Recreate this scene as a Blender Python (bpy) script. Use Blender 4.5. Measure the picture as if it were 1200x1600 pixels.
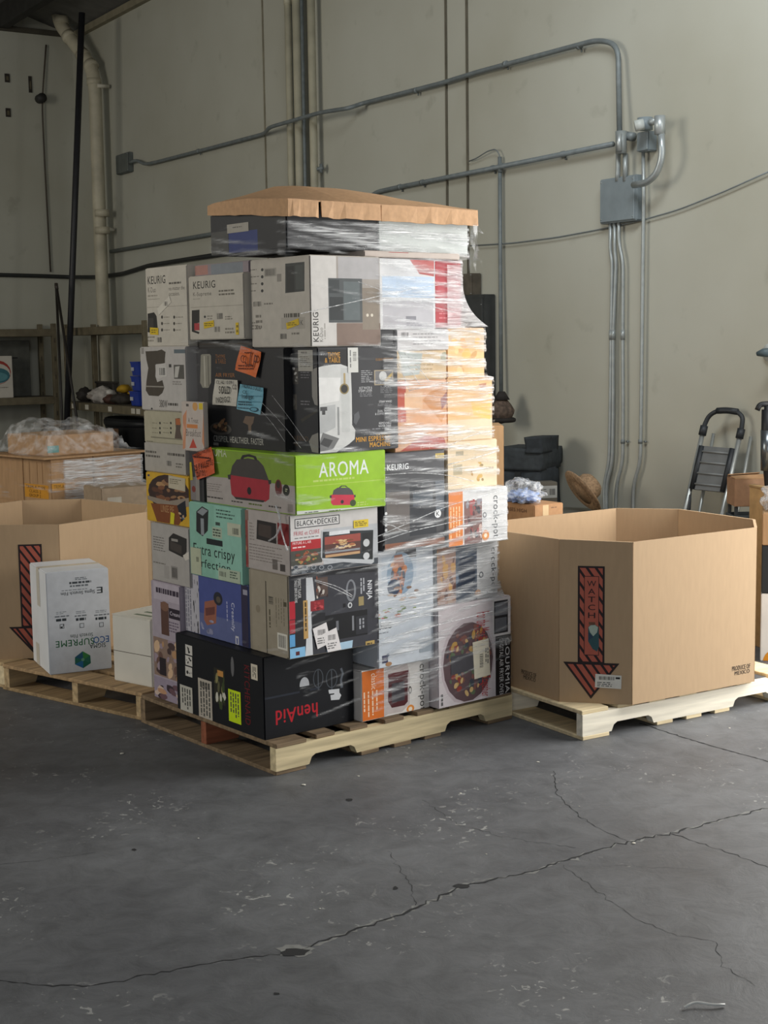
import bpy, bmesh, math, random
from mathutils import Vector, Matrix
from mathutils import noise as mnoise
random.seed(7)
for o in list(bpy.data.objects): bpy.data.objects.remove(o)
SC = bpy.context.scene
COL = SC.collection

# ------------------------------------------------------------------ camera
F_PX, PITCH, ROLL, CAM_H = 2218.0, 0.1188, -0.0141, 1.601
FWD = Vector((0, math.cos(PITCH), -math.sin(PITCH)))
_up = Vector((0, math.sin(PITCH), math.cos(PITCH))); _rt = Vector((1, 0, 0))
RGT = _rt*math.cos(ROLL) + _up*math.sin(ROLL)
UPV = -_rt*math.sin(ROLL) + _up*math.cos(ROLL)
CAMO = Vector((0, 0, CAM_H))
cam = bpy.data.cameras.new('camera'); camo = bpy.data.objects.new('camera', cam); COL.objects.link(camo)
cam.sensor_fit = 'VERTICAL'; cam.sensor_height = 36.0; cam.lens = F_PX/1600*36.0
cam.clip_start = .05; cam.clip_end = 200
camo.matrix_world = Matrix(((RGT.x, UPV.x, -FWD.x, 0), (RGT.y, UPV.y, -FWD.y, 0), (RGT.z, UPV.z, -FWD.z, CAM_H), (0, 0, 0, 1)))
SC.camera = camo

# ------------------------------------------------------------------ world, lights, exposure
W = bpy.data.worlds.new('daylight'); SC.world = W; W.use_nodes = True
W.node_tree.nodes['Background'].inputs[0].default_value = (.80, .90, 1.0, 1)
W.node_tree.nodes['Background'].inputs[1].default_value = .12
def area(name, loc, target, sx, sy, watts, col, spread=math.pi):
    L = bpy.data.lights.new(name, 'AREA'); L.shape = 'RECTANGLE'; L.size = sx; L.size_y = sy
    L.energy = watts; L.color = col; L.spread = spread
    o = bpy.data.objects.new(name, L); COL.objects.link(o); o.location = loc
    o.rotation_euler = (Vector(target)-Vector(loc)).to_track_quat('-Z', 'Y').to_euler()
    return o
area('dock_door_daylight', (3.30, 5.88, 1.85), (0.2, 4.3, 1.2), 2.5, 3.5, 290, (1.0, .975, .93))
area('far_dock_daylight', (-8.5, 5.0, 3.4), (1.2, 9.0, 2.2), 3.5, 3.2, 265, (1.0, .94, .82))
area('wall_fill_light', (0.9, 4.6, 5.3), (2.2, 8.0, 3.0), 2.4, 1.2, 75, (.92, .97, 1.0), 2.0)  # added fill brightening the upper right wall; no roof opening exists there
area('front_fill_light', (-.6, -4.2, 2.4), (0.4, 6.0, 1.4), 3.4, 3.2, 110, (.97, .98, 1.0))  # added fill from behind the camera for faces turned to it
vs = SC.view_settings
vs.view_transform = 'Standard'; vs.look = 'None'; vs.gamma = 1; vs.exposure = 0.0
vs.use_curve_mapping = False

# ------------------------------------------------------------------ pixel rays
def ray(x, y): return FWD + RGT*((x-600)/F_PX) + UPV*((800-y)/F_PX)
def at_z(x, y, z):
    d = ray(x, y); return CAMO + d*((z-CAM_H)/d.z)
def at_y(x, y, D):
    d = ray(x, y); return CAMO + d*(D/d.y)
def on_plane(x, y, p0, n):
    d = ray(x, y); return CAMO + d*((p0-CAMO).dot(n)/d.dot(n))

# ------------------------------------------------------------------ materials
def lin(c):
    if isinstance(c, str):
        c = c.lstrip('#'); c = ''.join(k*2 for k in c) if len(c) == 3 else c; c = [int(c[i:i+2], 16)/255 for i in (0, 2, 4)]
    return tuple((x/12.92 if x <= .04045 else ((x+.055)/1.055)**2.4) for x in c)
_mats = {}
def M(col, rough=.55, var=.06, scale=14, bump=0.0, metal=0.0, spec=.4, coat=0.0, grain=None):
    key = (col, rough, var, scale, bump, metal, spec, coat, grain)
    if key in _mats: return _mats[key]
    m = bpy.data.materials.new('surface_%s' % str(col).strip('#')); m.use_nodes = True
    nt = m.node_tree; b = nt.nodes['Principled BSDF']; c = lin(col)
    b.inputs['Roughness'].default_value = rough; b.inputs['Metallic'].default_value = metal
    b.inputs['Specular IOR Level'].default_value = spec
    if coat: b.inputs['Coat Weight'].default_value = coat; b.inputs['Coat Roughness'].default_value = .12
    if var or bump:
        tc = nt.nodes.new('ShaderNodeTexCoord'); mp = nt.nodes.new('ShaderNodeMapping')
        if grain: mp.inputs['Scale'].default_value = grain
        nz = nt.nodes.new('ShaderNodeTexNoise'); nz.inputs['Scale'].default_value = scale; nz.inputs['Detail'].default_value = 5
        nt.links.new(tc.outputs['Object'], mp.inputs[0]); nt.links.new(mp.outputs[0], nz.inputs['Vector'])
        rp = nt.nodes.new('ShaderNodeValToRGB')
        rp.color_ramp.elements[0].position = .3; rp.color_ramp.elements[1].position = .7
        rp.color_ramp.elements[0].color = tuple(max(0, x*(1-var*2.2)) for x in c)+(1,)
        rp.color_ramp.elements[1].color = tuple(min(1, x*(1+var*1.6)) for x in c)+(1,)
        nt.links.new(nz.outputs['Fac'], rp.inputs[0]); nt.links.new(rp.outputs[0], b.inputs['Base Color'])
        if bump:
            bp = nt.nodes.new('ShaderNodeBump'); bp.inputs['Strength'].default_value = bump; bp.inputs['Distance'].default_value = .01
            nt.links.new(nz.outputs['Fac'], bp.inputs['Height']); nt.links.new(bp.outputs[0], b.inputs['Normal'])
    else: b.inputs['Base Color'].default_value = c+(1,)
    _mats[key] = m; return m
def ink(col): return M(col, .45, .03, 30, spec=.22)
KRAFT = M('#b39878', .85, .015, 60, .03, grain=(1, 1, .2))
KRAFT_IN = M('#a58868', .85, .02, 60, .06, grain=(1, 1, .12))
WOOD = M('#b89f78', .8, .16, 9, .25, grain=(.35, 5, 5))
WOOD_NEW = M('#dccaa4', .75, .10, 9, .2, grain=(.35, 5, 5))
WOOD_PALE = M('#e6dfcd', .75, .08, 9, .2, grain=(.35, 5, 5))
WOOD_OLD = M('#7d6a52', .85, .2, 9, .3, grain=(.35, 5, 5))
WOOD_RED = M('#8a5138', .85, .16, 9, .25, grain=(.35, 5, 5))
GALV = M('#a0a6a5', .42, .06, 20, metal=.4)
GALV_DK = M('#767d7e', .5, .08, 20, metal=.15)
BLACKM = M('#17181b', .5, .1, 20)

def film_mat(name, lo, hi, alo, ahi, sc, cover=False):
    m = bpy.data.materials.new(name); m.use_nodes = True; nt = m.node_tree; N = nt.nodes; b = N['Principled BSDF']
    b.inputs['Base Color'].default_value = (.93, .95, .97, 1); b.inputs['Roughness'].default_value = .16
    b.inputs['Specular IOR Level'].default_value = .9
    tc = N.new('ShaderNodeTexCoord'); mp = N.new('ShaderNodeMapping'); mp.inputs['Scale'].default_value = sc
    nz = N.new('ShaderNodeTexNoise'); nz.inputs['Scale'].default_value = 9; nz.inputs['Detail'].default_value = 6; nz.inputs['Distortion'].default_value = .6
    mr = N.new('ShaderNodeMapRange'); mr.inputs[1].default_value = lo; mr.inputs[2].default_value = hi
    mr.inputs[3].default_value = alo; mr.inputs[4].default_value = ahi
    bp = N.new('ShaderNodeBump'); bp.inputs['Strength'].default_value = .9; bp.inputs['Distance'].default_value = .02
    L = nt.links.new
    L(tc.outputs['Object'], mp.inputs[0]); L(mp.outputs[0], nz.inputs['Vector']); L(nz.outputs['Fac'], mr.inputs[0])
    at = N.new('ShaderNodeAttribute'); at.attribute_name = 'cover'
    mu = N.new('ShaderNodeMath'); mu.operation = 'MULTIPLY'; L(mr.outputs[0], mu.inputs[0]); mu.inputs[1].default_value = 1.0
    if cover: L(at.outputs['Fac'], mu.inputs[1])
    L(mu.outputs[0], b.inputs['Alpha']); L(nz.outputs['Fac'], bp.inputs['Height']); L(bp.outputs[0], b.inputs['Normal'])
    return m
FILM = film_mat('stretch_film', .34, .66, .10, .85, (.8, .8, 14.0), True)
FILM_BAG = film_mat('crumpled_film', .4, .72, .03, .36, (1.6, 1.6, 2.2))

# ------------------------------------------------------------------ object helpers
def tag(o, label=None, cat=None, group=None, kind=None):
    if label: o['label'] = label
    if cat: o['category'] = cat
    if group: o['group'] = group
    if kind: o['kind'] = kind
    return o
def empty(name, loc, rz=0.0):
    o = bpy.data.objects.new(name, None); o.empty_display_size = .1; COL.objects.link(o)
    o.location = loc; o.rotation_euler = (0, 0, rz); return o
def thing(name, label, cat, loc=(0, 0, 0), rz=0.0, group=None, kind=None):
    return tag(empty(name, loc, rz), label, cat, group, kind)
def link(name, me, parent=None):
    o = bpy.data.objects.new(name, me); COL.objects.link(o)
    if parent is not None: o.parent = parent
    return o
def mesh(name, verts, faces, mats, idx=None, parent=None, smooth=False):
    me = bpy.data.meshes.new(name); me.from_pydata([tuple(v) for v in verts], [], faces)
    for m in (mats if isinstance(mats, (list, tuple)) else [mats]): me.materials.append(m)
    if idx: me.polygons.foreach_set('material_index', idx)
    if smooth: me.polygons.foreach_set('use_smooth', [True]*len(faces))
    me.update(); return link(name, me, parent)
def from_bm(name, bm, mat, parent=None, smooth=False):
    me = bpy.data.meshes.new(name); bm.to_mesh(me); bm.free()
    for m in (mat if isinstance(mat, (list, tuple)) else [mat]): me.materials.append(m)
    if smooth: me.polygons.foreach_set('use_smooth', [True]*len(me.polygons))
    return link(name, me, parent)
def box_bm(x0, x1, y0, y1, z0, z1, bev=0.0, seg=1):
    bm = bmesh.new(); bmesh.ops.create_cube(bm, size=1)
    for v in bm.verts: v.co = Vector(((x0+x1)/2+v.co.x*(x1-x0), (y0+y1)/2+v.co.y*(y1-y0), (z0+z1)/2+v.co.z*(z1-z0)))
    if bev: bmesh.ops.bevel(bm, geom=bm.edges[:], offset=bev, segments=seg, affect='EDGES')
    return bm
def box(name, x0, x1, y0, y1, z0, z1, mat, parent=None, bev=0.0, seg=1):
    return from_bm(name, box_bm(x0, x1, y0, y1, z0, z1, bev, seg), mat, parent)
def fillet(pts, r, n=5):
    pts = [Vector(p) for p in pts]; out = [pts[0]]
    for i in range(1, len(pts)-1):
        a, b, c = pts[i-1], pts[i], pts[i+1]; d1 = a-b; d2 = c-b
        k = min(r, d1.length*.48, d2.length*.48); p, q = b+d1.normalized()*k, b+d2.normalized()*k
        for j in range(n+1):
            t = j/n; out.append(p*(1-t)**2+b*2*t*(1-t)+q*t*t)
    out.append(pts[-1]); return out
def tube_data(pts, r, seg=10, caps=True):
    pts = [Vector(p) for p in pts]; vs_, fs = [], []; prev = None
    rs = r if isinstance(r, (list, tuple)) else [r]*len(pts)
    for i, p in enumerate(pts):
        t = (pts[min(i+1, len(pts)-1)]-pts[max(i-1, 0)]).normalized()
        if prev is None:
            a = Vector((0, 0, 1)) if abs(t.z) < .9 else Vector((1, 0, 0)); n = (a-t*a.dot(t)).normalized()
        else: n = (prev-t*prev.dot(t)).normalized()
        prev = n; bnm = t.cross(n)
        for k in range(seg):
            a = 2*math.pi*k/seg; vs_.append(p+(n*math.cos(a)+bnm*math.sin(a))*rs[i])
    for i in range(len(pts)-1):
        for k in range(seg):
            fs.append((i*seg+k, i*seg+(k+1) % seg, (i+1)*seg+(k+1) % seg, (i+1)*seg+k))
    if caps: fs.append(tuple(range(seg-1, -1, -1))); fs.append(tuple(range((len(pts)-1)*seg, len(pts)*seg)))
    return vs_, fs
def tube(name, pts, r, mat, parent=None, seg=10):
    v, f = tube_data(pts, r, seg)
    if parent is not None: v = [loc_of(parent, p) for p in v]
    return mesh(name, v, f, mat, parent=parent, smooth=True)
def loc_of(root, P):
    P = Vector(P)-Vector(root.location); a = -root.rotation_euler[2]
    return Vector((P.x*math.cos(a)-P.y*math.sin(a), P.x*math.sin(a)+P.y*math.cos(a), P.z))
def lathe(name, prof, mat, parent=None, seg=20, loc=(0, 0, 0), sc=(1, 1), caps=True):
    v, f = [], []; n = len(prof)
    for r, z in prof:
        for k in range(seg):
            a = 2*math.pi*k/seg; v.append((loc[0]+r*math.cos(a)*sc[0], loc[1]+r*math.sin(a)*sc[1], loc[2]+z))
    for i in range(n-1):
        for k in range(seg): f.append((i*seg+k, i*seg+(k+1) % seg, (i+1)*seg+(k+1) % seg, (i+1)*seg+k))
    if caps: f.append(tuple(range(seg-1, -1, -1))); f.append(tuple(range((n-1)*seg, n*seg)))
    return mesh(name, v, f, mat, parent=parent, smooth=True)

# frames: origin, angle. u runs along the face turned right, v runs back along the face turned left
class Frame:
    def __init__(s, x, y, a):
        s.o = Vector((x, y, 0)); s.a = a
        s.u = Vector((math.cos(a), math.sin(a), 0)); s.v = Vector((-math.sin(a), math.cos(a), 0))
    def w(s, u, v, z=0.0): return s.o+s.u*u+s.v*v+Vector((0, 0, z))
PILE = Frame(-.4155, 5.1429, .6783)
PAL2 = Frame(.7853, 5.5567, .5542)
PAL3 = Frame(-1.05, 5.957, .90)
REAR = Frame(-1.98, 8.42, .80)

# ------------------------------------------------------------------ printing on faces
_txt = {}
def text_poly(s, bold=0.0):
    k = (s, bold)
    if k in _txt: return _txt[k]
    cu = bpy.data.curves.new('lettering', 'FONT'); cu.body = s; cu.size = 1; cu.resolution_u = 3; cu.space_character = 1.06+bold
    o = bpy.data.objects.new('lettering', cu); me = o.to_mesh()
    v = [(p.co.x, p.co.y) for p in me.vertices]; f = [tuple(p.vertices) for p in me.polygons]
    o.to_mesh_clear(); bpy.data.objects.remove(o); bpy.data.curves.remove(cu)
    if not v: v, f = [(0, 0), (1, 0), (1, 1)], []
    x0 = min(p[0] for p in v); x1 = max(p[0] for p in v); y0 = min(p[1] for p in v); y1 = max(p[1] for p in v)
    v = [((p[0]-x0)/max(1e-6, x1-x0), (p[1]-y0)/max(1e-6, y1-y0)) for p in v]
    _txt[k] = (v, f); return _txt[k]
def clip(poly, a, b, c, keep=1):
    out = []
    for i in range(len(poly)):
        p, q = poly[i], poly[(i+1) % len(poly)]
        dp = (a*p[0]+b*p[1]-c)*keep; dq = (a*q[0]+b*q[1]-c)*keep
        if dp >= 0: out.append(p)
        if (dp >= 0) != (dq >= 0):
            t = dp/(dp-dq); out.append((p[0]+(q[0]-p[0])*t, p[1]+(q[1]-p[1])*t))
    return out
class Canvas:
    """flat print on one face; every call takes pixels of the photograph, turned into metres on the face itself"""
    def __init__(s, root, p0, xdir, normal, lim=None, base=.0008):
        s.root = root; s.p0 = Vector(p0); s.x = Vector(xdir); s.n = Vector(normal); s.k = 0; s.base = base
        s.v = []; s.f = []; s.i = []; s.mats = []; s.lim = lim; s.par = None
    def m(s, px, py):
        P = on_plane(px, py, s.p0, s.n)-s.p0; return (P.dot(s.x), P.z)
    def _add(s, pts, faces, mat):
        if mat not in s.mats: s.mats.append(mat)
        b = len(s.v); off = s.base+.000012*s.k
        for (x, z) in pts:
            if s.lim: x = min(max(x, s.lim[0]), s.lim[1]); z = min(max(z, s.lim[2]), s.lim[3])
            s.v.append(loc_of(s.root, s.p0+s.x*x+Vector((0, 0, z))+s.n*off))
        for f in faces: s.f.append(tuple(b+i for i in f)); s.i.append(s.mats.index(mat))
    def pm(s, pts, col):
        s.k += 1; s._add(pts, [tuple(range(len(pts)))], ink(col) if isinstance(col, str) else col)
    def poly(s, pts, col): s.pm([s.m(*p) for p in pts], col)
    def _r(s, x0, y0, x1, y1):
        a = s.m(x0, (y0+y1)/2)[0]; b = s.m(x1, (y0+y1)/2)[0]; c = s.m((x0+x1)/2, y1)[1]; d = s.m((x0+x1)/2, y0)[1]
        return a, c, b, d
    def rect(s, x0, y0, x1, y1, col, tilt=0):
        a, c, b, d = s._r(x0, y0, x1, y1); pts = [(a, c), (b, c), (b, d), (a, d)]
        if tilt:
            mx, mz = (a+b)/2, (c+d)/2; ct, st = math.cos(tilt), math.sin(tilt)
            pts = [(mx+(x-mx)*ct-(z-mz)*st, mz+(x-mx)*st+(z-mz)*ct) for x, z in pts]
        s.pm(pts, col)
    def ell(s, x0, y0, x1, y1, col, n=18, rot=0):
        a, c, b, d = s._r(x0, y0, x1, y1); mx, mz, rx, rz = (a+b)/2, (c+d)/2, abs(b-a)/2, abs(d-c)/2; pts = []
        for k in range(n):
            t = 2*math.pi*k/n; ex, ez = rx*math.cos(t), rz*math.sin(t)
            pts.append((mx+ex*math.cos(rot)-ez*math.sin(rot), mz+ex*math.sin(rot)+ez*math.cos(rot)))
        s.pm(pts, col)
    def text(s, st, x0, y0, x1, y1, col, rot=0, bold=.0, tilt=0):
        v, f = text_poly(st, bold); a, c, b, d = s._r(x0, y0, x1, y1); s.k += 1; pts = []
        mx, mz = (a+b)/2, (c+d)/2; ct, sn = math.cos(tilt), math.sin(tilt)
        for (x, y) in v:
            if rot == 0: p, q = x, y
            elif rot == 90: p, q = 1-y, x
            elif rot == -90: p, q = y, 1-x
            else: p, q = 1-x, 1-y
            X, Z = a+(b-a)*p, c+(d-c)*q
            if tilt: X, Z = mx+(X-mx)*ct-(Z-mz)*sn, mz+(X-mx)*sn+(Z-mz)*ct
            pts.append((X, Z))
        b_ = min(max(bold, 0), .04)*.6*abs(d-c if rot in (0, 180) else b-a)
        for dx, dz in (((-b_, 0), (b_, 0), (0, b_*.7), (0, -b_*.7)) if bold > 0 else ()):   # heavier strokes: the outline laid down again a hair apart
            s._add([(x+dx, z+dz) for x, z in pts], f, ink(col)); s.k += 1
        s._add(pts, f, ink(col))
    def lines(s, x0, y0, x1, y1, n, col, seed=0, vert=False, fill=.5):
        rnd = random.Random(seed+int(x0*7+y0)); a, c, b, d = s._r(x0, y0, x1, y1); pts, fs = [], []
        L = (d-c) if vert else (b-a); H = (b-a) if vert else (d-c)
        for i in range(n):
            t = 0; row = (i+.5)/n; end = L*rnd.uniform(.65, 1)
            while t < end:
                wl = min(rnd.uniform(.008, .026), end-t+.003)
                h = H/n*fill/2; q = H*row
                if vert: r = [(a+q-h, d-t), (a+q+h, d-t), (a+q+h, d-t-wl), (a+q-h, d-t-wl)]
                else: r = [(a+t, d-q-h), (a+t+wl, d-q-h), (a+t+wl, d-q+h), (a+t, d-q+h)]
                k = len(pts); pts += r; fs.append((k, k+1, k+2, k+3)); t += wl+.004
        s.k += 1; s._add(pts, fs, ink(col))
    def barcode(s, x0, y0, x1, y1, col='#222222', paper='#d9d6cc', vert=False, n=16):
        if paper: s.rect(x0, y0, x1, y1, paper)
        rnd = random.Random(int(x0*3+y0)); a, c, b, d = s._r(x0, y0, x1, y1); pts, fs = [], []
        mx = (b-a)*.1; mz = (d-c)*.12; a += mx; b -= mx; c += mz; d -= mz
        for i in range(n):
            w0 = i/n; w1 = w0+rnd.uniform(.25, .75)/n
            if vert: r = [(a, c+(d-c)*w0), (b, c+(d-c)*w0), (b, c+(d-c)*w1), (a, c+(d-c)*w1)]
            else: r = [(a+(b-a)*w0, c), (a+(b-a)*w1, c), (a+(b-a)*w1, d), (a+(b-a)*w0, d)]
            k = len(pts); pts += r; fs.append((k, k+1, k+2, k+3))
        s.k += 1; s._add(pts, fs, ink(col))
    def blobs(s, x0, y0, x1, y1, cols, n, size=.18, seed=1, ellipse=True):
        rnd = random.Random(seed); a, c, b, d = s._r(x0, y0, x1, y1); mx, mz, rx, rz = (a+b)/2, (c+d)/2, (b-a)/2, (d-c)/2
        for i in range(n):
            while True:
                p, q = rnd.uniform(-1, 1), rnd.uniform(-1, 1)
                if not ellipse or p*p+q*q < .8: break
            r1 = size*rnd.uniform(.5, 1.2); r2 = r1*rnd.uniform(.45, .9); ro = rnd.uniform(0, 3.1); pts = []
            for k in range(9):
                t = 2*math.pi*k/9; e1, e2 = r1*math.cos(t)*rnd.uniform(.8, 1.15), r2*math.sin(t)
                ex = p+e1*math.cos(ro)-e2*math.sin(ro); ez = q+e1*math.sin(ro)+e2*math.cos(ro)
                pts.append((mx+max(-1, min(1, ex))*rx, mz+max(-1, min(1, ez))*rz))
            s.pm(pts, rnd.choice(cols))
    def build(s, name, label=None):
        if not s.f: return None
        o = mesh(name, s.v, s.f, s.mats, s.i, parent=s.par or s.root)
        if label: o['label'] = label
        return o

class Carton:
    def __init__(s, name, label, fr, u, v, z, col, cat='box', group=None, bev=.004, mat=None, yaw=0):
        s.fr, s.U, s.V, s.Z, s.col = fr, u, v, z, col
        c = fr.w((u[0]+u[1])/2, (v[0]+v[1])/2, z[0])
        s.root = thing(name, label, cat, c, fr.a, group)
        hx, hy, h = (u[1]-u[0])/2, (v[1]-v[0])/2, z[1]-z[0]
        s.body = box('carton_body', -hx, hx, -hy, hy, 0, h, mat or M(col, .5, .03, 6, .05, spec=.22), s.root, bev, 2)
        s.h, s.hx, s.hy = h, hx, hy
    def face(s, side, base=.0008):
        fr = s.fr
        if side == 'R':
            c = Canvas(s.root, fr.w(s.U[0], s.V[0], s.Z[0]), fr.u, -fr.v, (.003, s.U[1]-s.U[0]-.003, .003, s.h-.003), base)
        else:
            c = Canvas(s.root, fr.w(s.U[0], s.V[1], s.Z[0]), -fr.v, -fr.u, (.003, s.V[1]-s.V[0]-.003, .003, s.h-.003), base)
        c.par = s.body if base < .002 else None; return c
    def sheet(s, side, col):
        c = s.face(side); c.pm([(c.lim[0], c.lim[2]), (c.lim[1], c.lim[2]), (c.lim[1], c.lim[3]), (c.lim[0], c.lim[3])], col); return c
    def tape(s, col='#c8a878', axis='u', w=.024):
        m = M(col, .25, .03, 20, spec=.6)
        t = .0006
        if axis == 'u':   # seam running along u, folded over both ends
            pts = [box_bm(-s.hx, s.hx, -w, w, s.h, s.h+t)]
            b2 = box_bm(-s.hx-t, -s.hx, -w, w, s.h*.7, s.h+t)
        else:
            pts = [box_bm(-w, w, -s.hy, s.hy, s.h, s.h+t)]
            b2 = box_bm(-w, w, -s.hy-t, -s.hy, s.h*.7, s.h+t)
        bm = pts[0]; me = bpy.data.meshes.new('t'); b2.to_mesh(me); b2.free(); bm.from_mesh(me); bpy.data.meshes.remove(me)
        from_bm('tape', bm, m, s.body)
    def seam(s, side, zf):
        """the dark slit between two closed flaps on an upright face"""
        m = M('#4a3f34', .8, 0)
        if side == 'R': box('flap_seam', -s.hx+.004, s.hx-.004, -s.hy-.0006, -s.hy, s.h*zf-.0012, s.h*zf+.0012, m, s.body)
        else: box('flap_seam', -s.hx-.0006, -s.hx, -s.hy+.004, s.hy-.004, s.h*zf-.0012, s.h*zf+.0012, m, s.body)

# ================================================================== THE SETTING
WDIR = Vector((.534, -.846, 0)).normalized(); WN = Vector((-.846, -.534, 0)).normalized()
CORNER = Vector((-.2083*16.5, 16.5, 0)); ROOF_Z = 5.08
def wp(x, y, off=0.0): return on_plane(x, y, CORNER+WN*off, WN)          # a point seen on the back wall
LDIR = WN; LN = WDIR
def lp(x, y, off=0.0): return on_plane(x, y, CORNER+LN*off, LN)          # a point seen on the left wall
def ws(P): return (Vector(P)-CORNER).dot(WDIR)
def wall_pt(s, z, off=0.0): return CORNER+WDIR*s+WN*off+Vector((0, 0, z))

def nodes_mat(name):
    m = bpy.data.materials.new(name); m.use_nodes = True; nt = m.node_tree
    return m, nt, nt.nodes, nt.links.new, nt.nodes['Principled BSDF']
def ramp(N, stops):
    r = N.new('ShaderNodeValToRGB'); e = r.color_ramp.elements
    e[0].position, e[0].color = stops[0][0], tuple(stops[0][1])+(1,)
    e[1].position, e[1].color = stops[-1][0], tuple(stops[-1][1])+(1,)
    for p, c in stops[1:-1]: q = e.new(p); q.color = tuple(c)+(1,)
    return r
# painted concrete wall
WALLM, nt, N, L, B = nodes_mat('painted_concrete')
tc = N.new('ShaderNodeTexCoord'); n1 = N.new('ShaderNodeTexNoise'); n1.inputs['Scale'].default_value = .7; n1.inputs['Detail'].default_value = 7
n2 = N.new('ShaderNodeTexNoise'); n2.inputs['Scale'].default_value = 5; n2.inputs['Detail'].default_value = 8
r1 = ramp(N, [(.3, lin('#a9a798')), (.5, lin('#b1b0a3')), (.72, lin('#b8b8ac'))])
r2 = ramp(N, [(.24, (.50, .48, .44)), (.36, (1, 1, 1)), (1, (1, 1, 1))])
mx = N.new('ShaderNodeMix'); mx.data_type = 'RGBA'; mx.blend_type = 'MULTIPLY'; mx.inputs[0].default_value = .3
L(tc.outputs['Object'], n1.inputs['Vector']); L(tc.outputs['Object'], n2.inputs['Vector'])
L(n1.outputs['Fac'], r1.inputs[0]); L(n2.outputs['Fac'], r2.inputs[0])
L(r1.outputs[0], mx.inputs[6]); L(r2.outputs[0], mx.inputs[7]); L(mx.outputs[2], B.inputs['Base Color'])
B.inputs['Roughness'].default_value = .7
bp = N.new('ShaderNodeBump'); bp.inputs['Strength'].default_value = .12; bp.inputs['Distance'].default_value = .02
L(n2.outputs['Fac'], bp.inputs['Height']); L(bp.outputs[0], B.inputs['Normal'])
# worn grey concrete floor
FLOORM, nt, N, L, B = nodes_mat('worn_concrete_floor')
tc = N.new('ShaderNodeTexCoord')
def nz(sc, det, rough=.6, dist=0.0):
    n = N.new('ShaderNodeTexNoise'); n.inputs['Scale'].default_value = sc; n.inputs['Detail'].default_value = det
    n.inputs['Roughness'].default_value = rough; n.inputs['Distortion'].default_value = dist
    L(tc.outputs['Object'], n.inputs['Vector']); return n
a1, a2, a3, a4 = nz(.9, 6), nz(9, 8, .7, .5), nz(28, 3, .5, 1.2), nz(1.7, 3)
c1 = ramp(N, [(.3, lin('#505256')), (.55, lin('#606265')), (.75, lin('#727579'))])
c2 = ramp(N, [(.3, (.62, .62, .62)), (.62, (1.12, 1.12, 1.12))])
mul = N.new('ShaderNodeMix'); mul.data_type = 'RGBA'; mul.blend_type = 'MULTIPLY'; mul.inputs[0].default_value = .8
L(a1.outputs['Fac'], c1.inputs[0]); L(a2.outputs['Fac'], c2.inputs[0]); L(c1.outputs[0], mul.inputs[6]); L(c2.outputs[0], mul.inputs[7])
sp = ramp(N, [(.635, (0, 0, 0)), (.67, (1, 1, 1))]); L(a3.outputs['Fac'], sp.inputs[0])
sg = ramp(N, [(.50, (0, 0, 0)), (.66, (1, 1, 1))]); L(a4.outputs['Fac'], sg.inputs[0])
ml = N.new('ShaderNodeMath'); ml.operation = 'MULTIPLY'; L(sp.outputs[0], ml.inputs[0]); L(sg.outputs[0], ml.inputs[1])
mm = N.new('ShaderNodeMix'); mm.data_type = 'RGBA'; L(ml.outputs[0], mm.inputs[0]); L(mul.outputs[2], mm.inputs[6]); mm.inputs[7].default_value = lin('#9a9b99')+(1,)
L(mm.outputs[2], B.inputs['Base Color'])
rr = ramp(N, [(.3, (.46, .46, .46)), (.7, (.68, .68, .68))]); L(a1.outputs['Fac'], rr.inputs[0]); L(rr.outputs[0], B.inputs['Roughness'])
B.inputs['Specular IOR Level'].default_value = .45
bp = N.new('ShaderNodeBump'); bp.inputs['Strength'].default_value = .25; bp.inputs['Distance'].default_value = .01
L(a2.outputs['Fac'], bp.inputs['Height']); L(bp.outputs[0], B.inputs['Normal'])

fl = box('floor', -11, 11, -5, 20, -.15, 0, FLOORM); tag(fl, 'dark grey cracked concrete warehouse floor', 'floor', kind='structure')
def slab(name, p, q, z0, z1, th, mat, n, label, cat):
    v = []
    for P in (p, q):
        for z in (z0, z1):
            for t in (0, -th): v.append(Vector((P.x, P.y, z))+n*t)
    f = [(0, 2, 6, 4), (1, 5, 7, 3), (0, 4, 5, 1), (2, 3, 7, 6), (0, 1, 3, 2), (4, 6, 7, 5)]
    return tag(mesh(name, v, f, mat), label, cat, kind='structure')
DOOR0, DOOR1, DOORH = 11.3, 14.2, 3.7
slab('wall_back', CORNER, wall_pt(DOOR0, 0), 0, ROOF_Z, .2, WALLM, WN, 'long painted concrete wall carrying the grey conduits', 'wall')
slab('wall_beyond_door', wall_pt(DOOR1, 0), wall_pt(20, 0), 0, ROOF_Z, .2, WALLM, WN, 'painted concrete wall past the dock opening', 'wall')
slab('wall_above_door', wall_pt(DOOR0, 0), wall_pt(DOOR1, 0), DOORH, ROOF_Z, .2, WALLM, WN, 'painted concrete wall over the dock opening', 'wall')
slab('wall_left', CORNER+LDIR*9, CORNER, 0, 7.9, .2, WALLM, LN, 'dim painted concrete wall behind the steel shelving', 'wall')
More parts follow.
